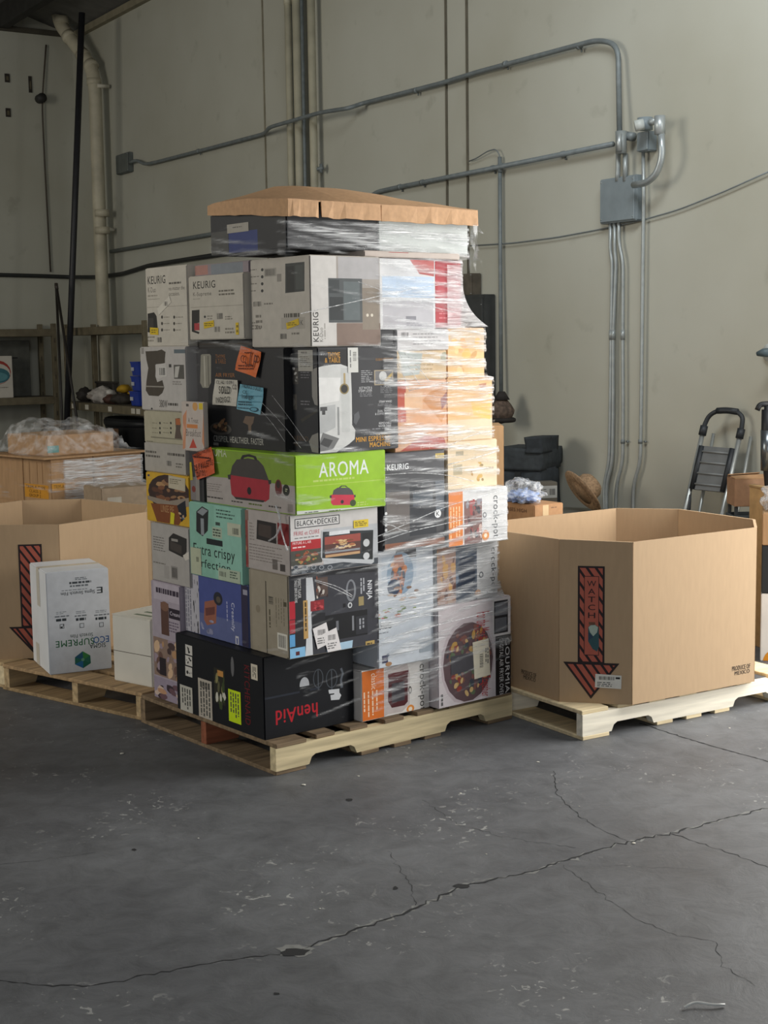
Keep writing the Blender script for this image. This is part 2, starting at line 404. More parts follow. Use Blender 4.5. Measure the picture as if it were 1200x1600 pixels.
# roof deck with purlins, seen only in the top left corner
ROOFM = M('#6b6a66', .8, .12, 4)
roof = thing('ceiling', 'dim roof deck above the corner downpipe', 'ceiling', (0, 0, 0), kind='structure')
rp0 = CORNER+Vector((0, 0, ROOF_Z))
def roof_pt(s, t, z): return CORNER+WDIR*s+WN*t+Vector((0, 0, z))
def beam(name, s0, s1, t0, t1, z0, z1, mat, parent):
    v = [roof_pt(s, t, z) for s in (s0, s1) for t in (t0, t1) for z in (z0, z1)]
    f = [(0, 1, 3, 2), (4, 6, 7, 5), (0, 4, 5, 1), (2, 3, 7, 6), (0, 2, 6, 4), (1, 5, 7, 3)]
    o = mesh(name, v, f, mat, parent=parent)
    bm = bmesh.new(); bm.from_mesh(o.data); bmesh.ops.recalc_face_normals(bm, faces=bm.faces[:]); bm.to_mesh(o.data); bm.free(); return o
SLOPE = .30
def roof_slab():
    v = []
    for s in (-.2, 20):
        for t in (0, 9):
            z = ROOF_Z+t*SLOPE
            v += [roof_pt(s, t, z), roof_pt(s, t, z+.15)]
    f = [(0, 1, 3, 2), (4, 6, 7, 5), (0, 4, 5, 1), (2, 3, 7, 6), (0, 2, 6, 4), (1, 5, 7, 3)]
    mesh('roof_deck', v, f, ROOFM, parent=roof)
roof_slab()
DARKW = M('#2a2926', .8, .15, 8)
for k in range(3):
    t = .75+k*1.6
    beam('purlin', -.1, 12, t, t+.1, ROOF_Z+t*SLOPE-.24, ROOF_Z+t*SLOPE, DARKW, roof)
tr = beam('trim_1', .0, DOOR0, 0, .06, ROOF_Z-.07, ROOF_Z, M('#8c8570', .7, .1, 6), None); tag(tr, 'pale ledger strip along the top of the conduit wall', 'trim', kind='structure')
tr = beam('trim_2', 0, .06, .1, 6, ROOF_Z-.03, ROOF_Z+.02, M('#4a463c', .7, .1, 6), None); tag(tr, 'dark ledger strip along the top of the shelving wall', 'trim', kind='structure')
# vertical joints between the wall panels
for k, (xa, xb) in enumerate(((411, 417.6), (697, 700.5), (730, 732.5))):
    s = (ws(wp(xa, 20))+ws(wp(xb, 300)))/2
    w = .016 if k else .012
    v = [wall_pt(s+dx, z, o_) for dx in (-w/2, w/2) for z in (0, ROOF_Z-.08) for o_ in (0.0, .012)]
    f = [(0, 1, 3, 2), (4, 6, 7, 5), (0, 4, 5, 1), (2, 3, 7, 6), (0, 2, 6, 4), (1, 5, 7, 3)]
    o = mesh('trim_%d' % (k+3), v, f, M('#625d50' if k else '#847e6c', .8, .1, 8))
    tag(o, ['thin pale joint bead in the wall left of the riser pipes', 'left of the two dark joint beads running down the wall', 'right of the two dark joint beads running down the wall'][k], 'joint', kind='structure')

# ---------------------------------------------------------------- floor cracks and grit
CRACK = M('#1d1e20', .9, 0)
CHIP = M('#7b7c7a', .85, .1, 40)
def crack(pts, wpx, seed, jit=.006, mat=None, name='crack', z=.0008):
    rnd = random.Random(seed); P = [at_z(x, y, 0) for x, y in pts]; C = []
    for i in range(len(P)-1):
        n = max(2, int((P[i+1]-P[i]).length/.018))
        for k in range(n):
            p = P[i].lerp(P[i+1], k/n); C.append(p)
    C.append(P[-1]); v, f = [], []
    for i, p in enumerate(C):
        t = (C[min(i+1, len(C)-1)]-C[max(i-1, 0)]).normalized(); n = Vector((-t.y, t.x, 0))
        q = p+n*rnd.gauss(0, jit); w = wpx*rnd.uniform(.25, 1.0)
        v += [q-n*w+Vector((0, 0, z)), q+n*w*rnd.uniform(.3, 1)+Vector((0, 0, z))]
        if i: f.append((2*i-2, 2*i-1, 2*i+1, 2*i))
    return mesh(name, v, f, mat or CRACK, parent=fl)
main = [(0, 1532), (60, 1540), (130, 1540), (180, 1535), (240, 1520), (300, 1510), (350, 1500), (435, 1492), (485, 1480), (520, 1465), (560, 1450), (600, 1437), (650, 1418), (690, 1400), (720, 1385), (780, 1372), (830, 1362), (880, 1345), (930, 1330), (980, 1315), (1050, 1302), (1100, 1288), (1150, 1275), (1230, 1255)]
crack([(-60, 1528)]+main[:9], .0032, 1, .004)
crack(main[8:], .0085, 2, .008, mat=CHIP, name='crack_chipped_edge', z=.0004)
crack(main[8:], .0060, 3, .006)
crack([(865, 1205), (870, 1240), (890, 1262), (930, 1292), (980, 1315)], .0022, 4, .004)
crack([(1050, 1302), (1100, 1320), (1150, 1337), (1240, 1370)], .0026, 5, .004)
crack([(880, 1352), (930, 1390), (1000, 1440), (1060, 1462), (1120, 1472), (1130, 1510), (1180, 1540)], .0014, 6, .004)
crack([(660, 1250), (720, 1290), (800, 1310), (900, 1325)], .0012, 7, .005)
crack([(605, 1330), (640, 1380), (650, 1415)], .0014, 8, .004)
crack([(960, 1352), (1040, 1356), (1100, 1360)], .001, 9, .004)
crack([(0, 1350), (60, 1345), (150, 1332)], .001, 10, .004)
crack([(1000, 1130), (1060, 1150), (1120, 1168), (1260, 1206)], .006, 11, .002, name='saw_cut_joint')
rnd = random.Random(5)
def spall(cx, cy, rx, ry, n, name='spalled_hole', mat=None, z=.0010, seed=1):
    r_ = random.Random(seed); pts = []
    for k in range(n):
        a = 2*math.pi*k/n; q = r_.uniform(.65, 1.1); P = at_z(cx+rx*q*math.cos(a), cy+ry*q*math.sin(a), 0); pts.append(P+Vector((0, 0, z)))
    mesh(name, pts, [tuple(range(n))], mat or CRACK, parent=fl)
spall(462, 1486, 31, 11, 18, 'spalled_edge', CHIP, .0006, 3)
spall(462, 1488, 24, 8, 16, seed=4)
spall(720, 1385, 14, 4, 10, seed=6); spall(432, 1553, 6, 2, 9, seed=8); spall(618, 1388, 5, 3, 8, seed=9); spall(210, 1328, 4, 2, 8, seed=10)
spall(545, 1250, 7, 2.5, 8, seed=12)
# loose crumbs
crumbs = [(190, 1178, 5), (475, 1227, 5), (841, 1191, 3), (1140, 1138, 3), (840, 1191, 3), (720, 1240, 3), (990, 1318, 4), (560, 1213, 3), (905, 1260, 2), (310, 1310, 2), (1105, 1150, 2), (680, 1205, 2), (760, 1335, 2), (500, 1420, 2)]
for i, (x, y, s) in enumerate(crumbs):
    P = at_z(x, y, 0); r = s*.0016
    bm = bmesh.new(); bmesh.ops.create_icosphere(bm, subdivisions=1, radius=1)
    for vv in bm.verts: vv.co = Vector((P.x+vv.co.x*r*rnd.uniform(.8, 1.4), P.y+vv.co.y*r*rnd.uniform(.6, 1.2), max(0, r*.3+vv.co.z*r*.35)))
    from_bm('concrete_crumb', bm, M('#d6d2c6', .8, .05), fl)
bm = bmesh.new()
P = at_z(1103, 1580, 0); v, f = tube_data(fillet([P+Vector(d) for d in ((-.05, .01, .006), (-.02, .025, .012), (.02, .015, .008), (.05, .02, .006))], .02), .0035, 6)
tag(mesh('film_scrap', v, f, M('#c9cbc8', .4, .1), smooth=True), 'small twisted scrap of plastic on the floor at the lower right', 'scrap')

# ---------------------------------------------------------------- pipes and conduits on the wall
def conduit(name, label, pts, r, mat, cat='conduit', fil=.06, seg=10, group=None, straps=(), couplings=()):
    P = [p if isinstance(p, Vector) else wp(*p) for p in pts]
    root = thing(name, label, cat, P[-1] if P[-1].z < P[0].z else P[0], 0, group)
    tube('pipe', fillet(P, fil), r, mat, root, seg)
    for q in straps:
        c = wp(q[0], q[1], q[2] if len(q) > 2 else .03); ax = q[3] if len(q) > 3 else 'v'
        d = Vector((0, 0, 1)) if ax == 'v' else WDIR
        st_ = tube('strap', [c-d*.012, c+d*.012], r*1.28, GALV_DK, root, seg)
        e = WDIR if ax == 'v' else Vector((0, 0, -1)); tube('strap_ear', [c+e*r-WN*.02, c+e*(r+.018)-WN*.02], .006, GALV_DK, root, 6).parent = st_
    for q in couplings:
        c = wp(*q[:3]); d = Vector((0, 0, 1)) if (len(q) < 4 or q[3] == 'v') else WDIR
        tube('coupling', [c-d*.03, c+d*.03], r*1.3, mat, root, seg)
    return root
PAINT = M('#aaa590', .55, .08, 6)
def floorpt(x, y, off):
    p = wp(x, y, off); return Vector((p.x, p.y, 0))
# white downpipe in the corner
DP = M('#b7b09a', .5, .1, 5)
dp = conduit('downpipe', 'fat cream downpipe with an offset elbow near the roof corner', [(90, 20, .3), (95, 40, .3), (142, 103, .16), (148, 130, .16), (155.5, 340, .16), (163, 540, .16), (171, 800, .16), floorpt(171, 800, .16)], .070, DP, 'pipe', .12, 18)
for (x, y) in ((96, 31), (108, 58), (130, 87), (142, 103), (147, 128), (159.5, 333), (160, 360)):
    c = wp(x, y, .3-.14*min(1, max(0, (x-95)/47))); d = Vector((0, 0, 1))
    if 50 < y < 110: d = (wp(142, 103, .16)-wp(95, 40, .3)).normalized()
    tube('pipe_collar', [c-d*.035, c+d*.035], .078, DP, dp, 18)
for (x, y) in ((158, 134), (166, 358)):
    tube('wall_bracket', [wp(x-6, y, .16), wp(x+12, y+1, .03)], .022, M('#c9c4b3', .5, .1), dp, 8)
conduit('standpipe', 'tall leaning black pipe in front of the corner', [at_y(128, 20, 14.85), at_y(114, 400, 14.85), at_y(103, 700, 14.85)], .033, M('#232326', .45, .1), 'pipe', .1, 12)
# upper conduit
conduit('electrical_conduit', 'long grey conduit climbing across the wall to a wide bend',
        [(203, 254, .05), (213, 250, .05), (226, 257, .05), (245, 253, .04), (330, 231, .04), (413, 209, .04), (421, 199, .17), (500, 176, .17), (545, 169, .17), (565, 162, .04), (690, 130, .04), (745, 113, .04), (935, 62, .05), (966, 70, .05), (968, 205, .08)], .0165, GALV_DK, fil=.09,
        straps=[(310, 236, .04, 'h'), (650, 141, .04, 'h'), (790, 100, .04, 'h'), (905, 72, .04, 'h')])
def wallbox(name, label, x0, y0, x1, y1, depth, mat, cat='box', extra=None):
    a, b = wp(x0, y0, depth), wp(x1, y1, depth); s0, s1 = ws(a), ws(b); z1, z0 = a.z, b.z
    c = wall_pt((s0+s1)/2, z0, 0); root = thing(name, label, cat, c, math.atan2(WDIR.y, WDIR.x))
    h = (s1-s0)/2   # local x along wall, local -y points away from the wall
    sgn = 1 if Vector((-WDIR.y, WDIR.x, 0)).dot(WN) > 0 else -1
    ya, yb = sorted((0, sgn*depth))
    box('housing', -h, h, ya, yb, 0, z1-z0, mat, root, .006, 2)
    lid = sgn*depth
    cvr = box('cover', -h*.93, h*.93, min(lid, lid+sgn*.008), max(lid, lid+sgn*.008), (z1-z0)*.03, (z1-z0)*.97, mat, root, .003, 1)
    for i in (-1, 1):
        for k in (.09, .91):
            lathe('screw', [(.006, 0), (.006, .004)], GALV, cvr, 8, (i*h*.86, lid+sgn*.006, (z1-z0)*k))
    return root
GREYBOX = M('#7d878b', .5, .05, 10)
wallbox('junction_box', 'small grey junction box at the left end of the long conduit', 181, 243, 202, 268, .05, M('#5d625f', .55, .08))
conduit('electrical_conduit', 'grey conduit running level below the long one into the conduit fitting',
        [(560, 340, .03), (574, 312, .03), (588, 300, .03), (615, 294, .03), (958, 225, .05)], .0165, GALV_DK, fil=.07, straps=[(625, 292, .03, 'h'), (660, 285, .03, 'h'), (770, 263, .03, 'h'), (880, 241, .03, 'h')])
conduit('electrical_conduit', 'dark conduit between the downpipe and the cardboard-capped stack', [(173, 393, .03), (330, 366, .03), (470, 340, .03)], .020, GALV_DK)
# risers
for (xa, xb, r, mat, off, lab) in ((447, 458.5, .030, PAINT, .07, 'leftmost thick painted riser pipe on the wall'), (453.5, 460.5, .013, GALV_DK, .05, 'thin grey riser just right of the leftmost painted pipe'),
                                   (463, 468, .034, PAINT, .08, 'middle thick painted riser pipe on the wall'), (471.5, 477, .014, GALV_DK, .05, 'thin grey riser just right of the middle painted pipe'),
                                   (486, 491, .032, PAINT, .08, 'rightmost thick painted riser pipe on the wall')):
    p = wp((xa+xb)/2, 150, off); P0 = Vector((p.x, p.y, 0)); P1 = Vector((p.x, p.y, ROOF_Z-.005))
    root = thing('riser_pipe', lab, 'pipe', P0); tube('pipe', [P0, P1], r, mat, root, 12)
    if r > .02:
        for z in (1.2, 2.62, 4.4): tube('pipe_collar', [Vector((p.x, p.y, z-.03)), Vector((p.x, p.y, z+.03))], r*1.15, mat, root, 12)
    if r == .032:
        c = wp(497, 264, .06); tube('clamp', [c-WDIR*.1, c+WDIR*.07], .016, GALV_DK, root, 8); tube('clamp_bolt', [c+WDIR*.05-Vector((0, 0, .035)), c+WDIR*.05+Vector((0, 0, .035))], .014, GALV_DK, root, 8)
# right-hand electrical group
wallbox('electrical_enclosure', 'large square grey enclosure with three conduits leaving its underside', 937, 281, 994, 344, .06, GREYBOX)
lb = thing('conduit_fitting', 'silver conduit fitting where the two long conduits meet', 'fitting', wp(972, 240, .08))
tube('fitting_body', [wp(970.5, 205, .09), wp(970.5, 240, .09)], .034, GALV, lb, 10)
tube('fitting_neck', [wp(978, 212, .05), wp(990, 214, .05)], .026, GALV_DK, lb, 10)
tube('cover_plate', [wp(967.5, 209, .125), wp(967.5, 236, .125)], .016, M('#b9bfbf', .4, .05, metal=.6), lb, 8)
wallbox('switch_box', 'small grey switch box under the silver conduit bend', 996, 207, 1013, 235, .07, GREYBOX)
cap = thing('weatherproof_fitting', 'pale capped fitting sticking out beside the silver bend', 'fitting', wp(1005, 205, .1))
tube('cap', [wp(992, 197, .2), wp(1006, 194, .16)], .032, M('#b8bdb9', .45, .06), cap, 12)
tube('body', [wp(1008, 184, .12), wp(1008, 203, .12)], .045, GREYBOX, cap, 12)
tube('nipple', [wp(1010, 192, .12), wp(1026, 189, .12)], .02, GALV, cap, 10)
el = thing('electrical_conduit', 'short silver conduit sweeping down into the side of the large enclosure', 'conduit', wp(1000, 288, .12))
tube('pipe', fillet([wp(1033, 205, .14), wp(1035, 245, .14), wp(1026, 272, .14), wp(1010, 286, .14), wp(990, 289, .12)], .05), .020, M('#aeb5b6', .35, .05, metal=.6), el, 12)
tube('fitting_body', [wp(1031, 181, .14), wp(1031, 210, .14)], .032, M('#b5bbbb', .4, .05, metal=.5), el, 10)
for k, (pp, lab) in enumerate((([(966, 240), (966, 262), (965, 283)], 'left of two short conduits dropping into the large enclosure'), ([(977, 240), (977, 283)], 'right of two short conduits dropping into the large enclosure'))):
    conduit('electrical_conduit', lab, [(x, y, .06) for x, y in pp], .015, GALV)
def c32(pts): return [(920+x/3.2, 320+y/3.2, .035) for x, y in pts]
CONS = (([(108, 60), (108, 230), (118, 290), (112, 650), (108, 1000), (102, 1290), (75, 1400), (80, 1540)], 'leftmost of the three conduits leaving the large enclosure'),
        ([(128, 60), (130, 230), (137, 290), (122, 650), (122, 1000), (118, 1290), (87, 1400), (90, 1540)], 'middle of the three conduits leaving the large enclosure'),
        ([(150, 60), (150, 190), (172, 285), (170, 650), (172, 1000), (170, 1290), (138, 1400), (134, 1540)], 'rightmost of the three conduits leaving the large enclosure'),
        ([(272, -270), (275, 0), (272, 150), (268, 500), (264, 900), (258, 1290), (222, 1400), (220, 1540)], 'lone conduit running down from the switch box to the floor'))
for k, (pts, lab) in enumerate(CONS):
    q = c32(pts); e = wp(*q[-1]); P = [wp(*t) for t in q]+[Vector((e.x, e.y, 0))]
    conduit('electrical_conduit', lab, P, .011, GALV, fil=.08, straps=[(q[5][0], 690, .035, 'v')] if k > 1 else (), couplings=[(q[3][0], q[3][1], .035)] if k < 3 else ())
conduit('electrical_conduit', 'thin dark conduit dropping to the hanging woven bundle', [(781, 245, .03), (782, 420, .03), (783, 617, .05)], .014, GALV_DK, couplings=[(782, 262, .03)])
conduit('cable', 'thin cable looping from the wall joint over to the thin dark conduit', [(733, 252, .02), (745, 247, .03), (762, 236, .04), (774, 233, .04), (780, 240, .03), (781, 250, .03)], .0045, GALV_DK, 'cable', .04, 6)
conduit('cable', 'thin sagging cable strung across the wall behind the large enclosure', [(735, 384, .02), (800, 380, .02), (870, 371, .02), (935, 359, .02), (1000, 345, .02), (1060, 328, .02), (1130, 300, .02), (1215, 262, .02)], .0045, GALV_DK, 'cable', .1, 6)
conduit('cable', 'dark cable drooping along the corner behind the downpipe', [lp(-420, 424, .03), lp(-20, 429, .03), lp(60, 431, .03), lp(112, 433, .03), wp(150, 433, .04), wp(190, 428, .03), wp(232, 415, .03), wp(300, 404, .03), wp(360, 395, .03)], .022, M('#2b2d2c', .5, .1), 'cable', .1, 8)
conduit('cable', 'thin brown cable hanging from a small box on the shelving wall', [lp(72, 70, .02), lp(67, 140, .03), lp(66, 170, .03), lp(70, 260, .02), lp(79, 425, .02)], .009, M('#4b443b', .6, .1), 'cable', .1, 6)
sb = thing('conduit_box', 'small round dark box on the shelving wall above the thin cable', 'box', lp(61, 162, 0)); c = lp(61, 155, .0)
tube('housing', [c, c+LN*.10], .05, M('#2d2c2a', .6, .1), sb, 12); tube('cover', [c+LN*.10, c+LN*.11], .054, M('#2d2c2a', .6, .1), sb, 12)
for k, (x, y, w, h, lab) in enumerate(((11, 122, 4, 7, 'upper left of three small dark slots high on the shelving wall'), (47, 132, 3, 13, 'tall narrow one of three small dark slots high on the shelving wall'), (12.5, 176, 4, 7, 'lowest of three small dark slots high on the shelving wall'))):
    a, b = lp(x-w, y-h, 0), lp(x+w, y+h, 0)
    root = thing('wall_slot', lab, 'slot', (a+b)/2, group='dark slots high on the wall')
    v = [Vector((p.x, p.y, z))+LN*o_ for p in (a, b) for z in (b.z, a.z) for o_ in (0, .012)]
    f = [(0, 1, 3, 2), (4, 6, 7, 5), (0, 4, 5, 1), (2, 3, 7, 6), (0, 2, 6, 4), (1, 5, 7, 3)]
    mesh('slot_plate', [loc_of(root, q) for q in v], f, M('#35302a', .8, .2), parent=root)
    m_ = [a.lerp(b, .25), a.lerp(b, .75)]
    v = [Vector((p.x, p.y, z))+LN*o_ for p in m_ for z in (b.z+(a.z-b.z)*.2, b.z+(a.z-b.z)*.7) for o_ in (.012, .018)]
    mesh('slot_insert', [loc_of(root, q) for q in v], f, M('#57503f', .8, .2), parent=root)
wallbox('breaker_cabinet', 'dark flat wall panel beside the stepped edge of the wrapped stack', 716, 462, 757, 640, .10, M('#3b3d3c', .6, .1), 'panel')
wallbox('junction_box', 'small rusty box just above the dark wall panel', 722, 428, 738, 462, .08, M('#5a5348', .7, .15))
# woven bundle hanging under the thin conduit
wb = thing('hanging_bundle', 'brown woven bundle hanging under the thin dark conduit', 'bundle', wp(784, 664, .16))
c0 = wp(784, 641, .16)
def blobmesh(name, c, rx, ry, rz, mat, parent, amp=.12, fr=6.0, sub=3, seed=0, shape=None):
    bm = bmesh.new(); bmesh.ops.create_icosphere(bm, subdivisions=sub, radius=1)
    for vv in bm.verts:
        k = 1+amp*mnoise.noise(vv.co*fr*.4+Vector((seed, seed*.7, 0)))
        p = vv.co*k
        if shape: p = shape(p)
        vv.co = loc_of(parent, Vector(c)+Vector((p.x*rx, p.y*ry, p.z*rz)))
    return from_bm(name, bm, mat, parent, True)
blobmesh('woven_body', c0, .085, .085, .085, M('#5e4f44', .85, .25, 40, .6), wb, .1, seed=1, shape=lambda p: Vector((p.x*(1-.45*max(0, p.z)), p.y*(1-.45*max(0, p.z)), p.z*1.05)))
tube('dark_rim', [c0+Vector((.08*math.cos(a), .08*math.sin(a), -.065)) for a in [i*math.pi/12 for i in range(25)]], .016, M('#26221f', .8, .1), wb, 8)
tube('neck', [c0+Vector((0, 0, .07)), c0+Vector((0, 0, .125))], [.055, .022], M('#2b2725', .8, .1), wb, 10)

# ================================================================== PALLETS
IN = .0254
def pallet(fr, label, lu=1.22, lv=1.016, sv=None, deck=None, mats=(WOOD, WOOD, WOOD), smats=None, seed=0):
    rnd = random.Random(seed); root = thing('wooden_pallet', label, 'pallet', fr.w(lu/2, lv/2, 0), fr.a)
    X, Y = lu/2, lv/2
    t, hs = .016, .089
    sv = sv or (0, lv/2-.019, lv-.038)
    prof = [(0, 0), (6*IN, 0), (6*IN+.012, .026), (6*IN+.03, .036), (15*IN-.03, .036), (15*IN-.012, .026), (15*IN, 0), (33*IN, 0), (33*IN+.012, .026), (33*IN+.03, .036), (42*IN-.03, .036), (42*IN-.012, .026), (42*IN, 0), (lu, 0), (lu, hs), (0, hs)]
    for i, v0 in enumerate(sv):
        n = len(prof); v = [(x-X, v0-Y+dy, t+z) for dy in (0, .038) for x, z in prof]
        f = [(i_, (i_+1) % n, n+(i_+1) % n, n+i_) for i_ in range(n)]+[tuple(range(n-1, -1, -1)), tuple(range(n, 2*n))]
        o = mesh('stringer', v, f, (smats or [mats[0]]*3)[i], parent=root)
        bm = bmesh.new(); bm.from_mesh(o.data); bmesh.ops.recalc_face_normals(bm, faces=bm.faces[:]); bm.to_mesh(o.data); bm.free()
    deck = deck or [(0, .14), (.19, .09), (.35, .09), (.52, .10), (.69, .09), (.86, .09), (1.08, .14)]
    for u0, w in deck:
        j = rnd.uniform(-.006, .006)
        box('deck_board', u0-X, u0+w-X, -Y+j, Y+j, t+hs, t+hs+t, mats[1], root, .0025)
    for u0, w in ((0, .14), (.40, .09), (.565, .09), (.73, .09), (1.08, .14)):
        j = rnd.uniform(-.004, .004)
        box('bottom_board', u0-X, u0+w-X, -Y+j, Y+j, 0, t, mats[2], root, .002)
    return root
DECK = .121
pallet(PILE, 'wooden pallet under the tall wrapped stack of appliance boxes', mats=(WOOD, WOOD_OLD, WOOD_OLD), smats=[M('#cdbd97', .8, .12, 9, .2, grain=(.35, 5, 5)), WOOD_RED, WOOD_OLD], seed=1)
pallet(PAL2, 'pale new pallet under the big cardboard bin on the right', mats=(WOOD_PALE, WOOD_NEW, WOOD_NEW), seed=2)
pallet(PAL3, 'weathered pallet carrying the two white cartons', lv=.97, sv=(0, .425, .92), mats=(WOOD, M('#a88c68', .85, .18, 9, .3, grain=(.35, 5, 5)), M('#9a825f', .85, .18, 9, .3, grain=(.35, 5, 5))), seed=3)
PAL4 = Frame(*PAL3.w(.02, .985).xy, .90)
pallet(PAL4, 'pallet at the left edge of the picture under the left cardboard bin', mats=(WOOD_NEW, WOOD, WOOD), seed=4)

# ================================================================== OCTAGONAL BINS
def bulk_bin(label, fr, u0, u1, v0, v1, z0, h, ch, th=.012):
    root = thing('bulk_bin', label, 'bin', fr.w((u0+u1)/2, (v0+v1)/2, z0), fr.a, group='octagonal cardboard bins')
    P = [(u0+ch, v0), (u1-ch, v0), (u1, v0+ch), (u1, v1-ch), (u1-ch, v1), (u0+ch, v1), (u0, v1-ch), (u0, v0+ch)]
    c = Vector(((u0+u1)/2, (v0+v1)/2)); k = 1-th*2/(u1-u0)
    Q = [c+(Vector(p)-c)*k for p in P]; rndb = random.Random(3)
    top = [h+rndb.uniform(-.006, .006) for _ in P]
    for i in range(8):
        j = (i+1) % 8; a, b, ai, bi = P[i], P[j], Q[i], Q[j]
        g = .0015  # the crease between two panels
        d = (Vector(b)-Vector(a)).normalized()*g
        pts = [Vector(a)+d, Vector(b)-d, Vector(bi)-d*.5, Vector(ai)+d*.5]
        v = []
        for n_, p in enumerate(pts):
            w_ = fr.w(p.x, p.y, z0); zt = top[i] if n_ in (0, 3) else top[j]
            v += [loc_of(root, w_), loc_of(root, w_+Vector((0, 0, zt)))]
        f = [(0, 2, 3, 1), (2, 4, 5, 3), (4, 6, 7, 5), (6, 0, 1, 7), (1, 3, 5, 7), (0, 6, 4, 2)]
        mesh('side_panel', v, f, KRAFT, parent=root)
        # crease bar filling the fold
        e = fr.w(*a, z0); e2 = fr.w(*ai, z0); m_ = (e+e2)/2
        tube('fold_crease', [m_+Vector((0, 0, .001)), m_+Vector((0, 0, top[i]-.004))], th*.42, KRAFT_IN, root, 6)
    n = 8; v = [loc_of(root, fr.w(q.x, q.y, z0+z)) for z in (.002, .012) for q in Q]
    f = [tuple(range(7, -1, -1)), tuple(range(8, 16))]+[(i, (i+1) % 8, 8+(i+1) % 8, 8+i) for i in range(8)]
    mesh('bottom_sheet', v, f, KRAFT_IN, parent=root)
    return root, P
BIN2, P2 = bulk_bin('tall octagonal cardboard bin with a watermelon arrow on the pale right-hand pallet', PAL2, .02, 1.14, -.035, .87, DECK, .672, .21)
BIN1, P1 = bulk_bin('octagonal cardboard bin behind the white stretch film carton', PAL3, .04, 1.06, .85, 1.86, DECK, .645, .23)
RED, BLK = '#b05d4c', '#2a2021'
def chamfer_canvas(root, fr, P, z0):
    a, b = P[7], P[0]; w0 = fr.w(*a, z0); w1 = fr.w(*b, z0); xd = (w1-w0).normalized(); n = Vector((xd.y, -xd.x, 0))
    if n.dot(CAMO-w0) < 0: n = -n
    return Canvas(root, w0, xd, n, (0.002, (w1-w0).length-.002, .0, .64), .001)
def arrow(cv, x0, x1, ytop, yneck, xl, xr, yhead, ytip, step, melon=True):
    def M_(p): return cv.m(*p)
    sh = [M_((x0, ytop)), M_((x1, ytop)), M_((x1, yneck)), M_((x0, yneck))]
    xm = (x0+x1)/2
    hd = [M_((xl, yhead)), M_((xr, yhead)), M_((xm, ytip))]
    ax = sh[0][0]; bx = sh[1][0]
    sh = [(ax, sh[2][1]-.004), (bx, sh[2][1]-.004), (bx, sh[0][1]), (ax, sh[0][1])]
    hz = sh[0][1]+.004; wl_, wr = hd[0][0], hd[1][0]; tip = ((ax+bx)/2, hd[2][1]); hd = [(wl_, hz), (tip[0], tip[1]), (wr, hz)]
    cv.pm(sh, BLK); cv.pm(hd, BLK)
    def inset(poly, d):
        out = poly
        n = len(poly); area_ = sum(poly[i][0]*poly[(i+1) % n][1]-poly[(i+1) % n][0]*poly[i][1] for i in range(n)); sg = 1 if area_ > 0 else -1
        for i in range(n):
            p, q = poly[i], poly[(i+1) % n]; dx, dy = q[0]-p[0], q[1]-p[1]; l_ = math.hypot(dx, dy); nx, ny = -dy/l_*sg, dx/l_*sg
            out = clip(out, nx, ny, nx*p[0]+ny*p[1]+d)
        return out
    for base in (inset(sh, .008), inset(hd, .009)):
        for k in range(-40, 60):
            a_, b_ = .0, 1.0
            q = clip(clip(base, .819, .574, k*step, 1), .819, .574, k*step+step*.66, -1)
            if len(q) > 2: cv.pm(q, RED)
cv = chamfer_canvas(BIN2, PAL2, P2, DECK)
arrow(cv, 903, 945, 884, 1036, 880, 968, 1037, 1092, .030)
cv.rect(912.5, 900, 936, 1024, BLK); cv.rect(913.5, 901, 935, 1023, RED)
for i, ch in enumerate('WATCH'): cv.text(ch, 919 if ch != 'W' else 917.5, 907.5+i*12.4, 930 if ch != 'W' else 931.5, 916+i*12.4, BLK, bold=.02)
cv.rect(920, 972, 930, 976, '#6b4a3a')
cv.poly([(919, 980), (922, 976.5), (930, 976), (935.5, 980), (936, 1010), (933, 1018), (926, 1014), (919, 1002)], '#33555a')
cv.poly([(919.5, 980), (923, 977), (930, 976.5), (934.5, 980), (933, 988), (927, 994), (922, 988)], '#a9b8ab')
cv.poly([(919.5, 988), (927, 995), (919.5, 1001)], '#2b3f55')
cv.build('printed_arrow', 'red and black striped arrow with the word WATCH')
cv = chamfer_canvas(BIN2, PAL2, P2, DECK); cv.base = .003
cv.rect(930, 1054, 971, 1075, '#d8d6ce', -.03); cv.barcode(933, 1056, 963, 1063, paper=None, n=26); cv.lines(933, 1065, 958, 1073, 3, '#555555'); cv.rect(962, 1058, 969, 1061, '#222222')
cv.build('barcode_label', 'white barcode label near the arrow tip')
cv = Canvas(BIN2, PAL2.w(P2[0][0], P2[0][1], DECK), PAL2.u, -PAL2.v, None, .001)
cv.text('PRODUCE OF', 1144, 1039, 1172, 1046, '#3a3028', bold=.02, tilt=.0); cv.text('MEXICO', 1148, 1047, 1171, 1053, '#3a3028', bold=.02)
cv.build('printed_lettering')
cv = Canvas(BIN2, PAL2.w(P2[7][0], P2[6][1], DECK), -PAL2.v, -PAL2.u, None, .001)
cv.text('PRODUCE OF', 815, 1049, 838, 1056, '#3a3028', bold=.02); cv.text('MEXICO', 818, 1057, 837, 1063, '#3a3028', bold=.02)
cv.build('printed_lettering')
cv = chamfer_canvas(BIN1, PAL3, P1, DECK)
cv.lim = None
arrow(cv, 28, 65, 851, 978, 14, 78, 978, 1022, .030)
cv.build('printed_arrow', 'red and black striped arrow half hidden by the white carton')

# ================================================================== THE STACK OF APPLIANCE BOXES
G = 'appliance boxes in the tall wrapped stack'
def C_(name, label, u, v, z, col, **k): return Carton(name, label, PILE, u, v, z, col, group=G, **k)
TXT = '#3b3833'
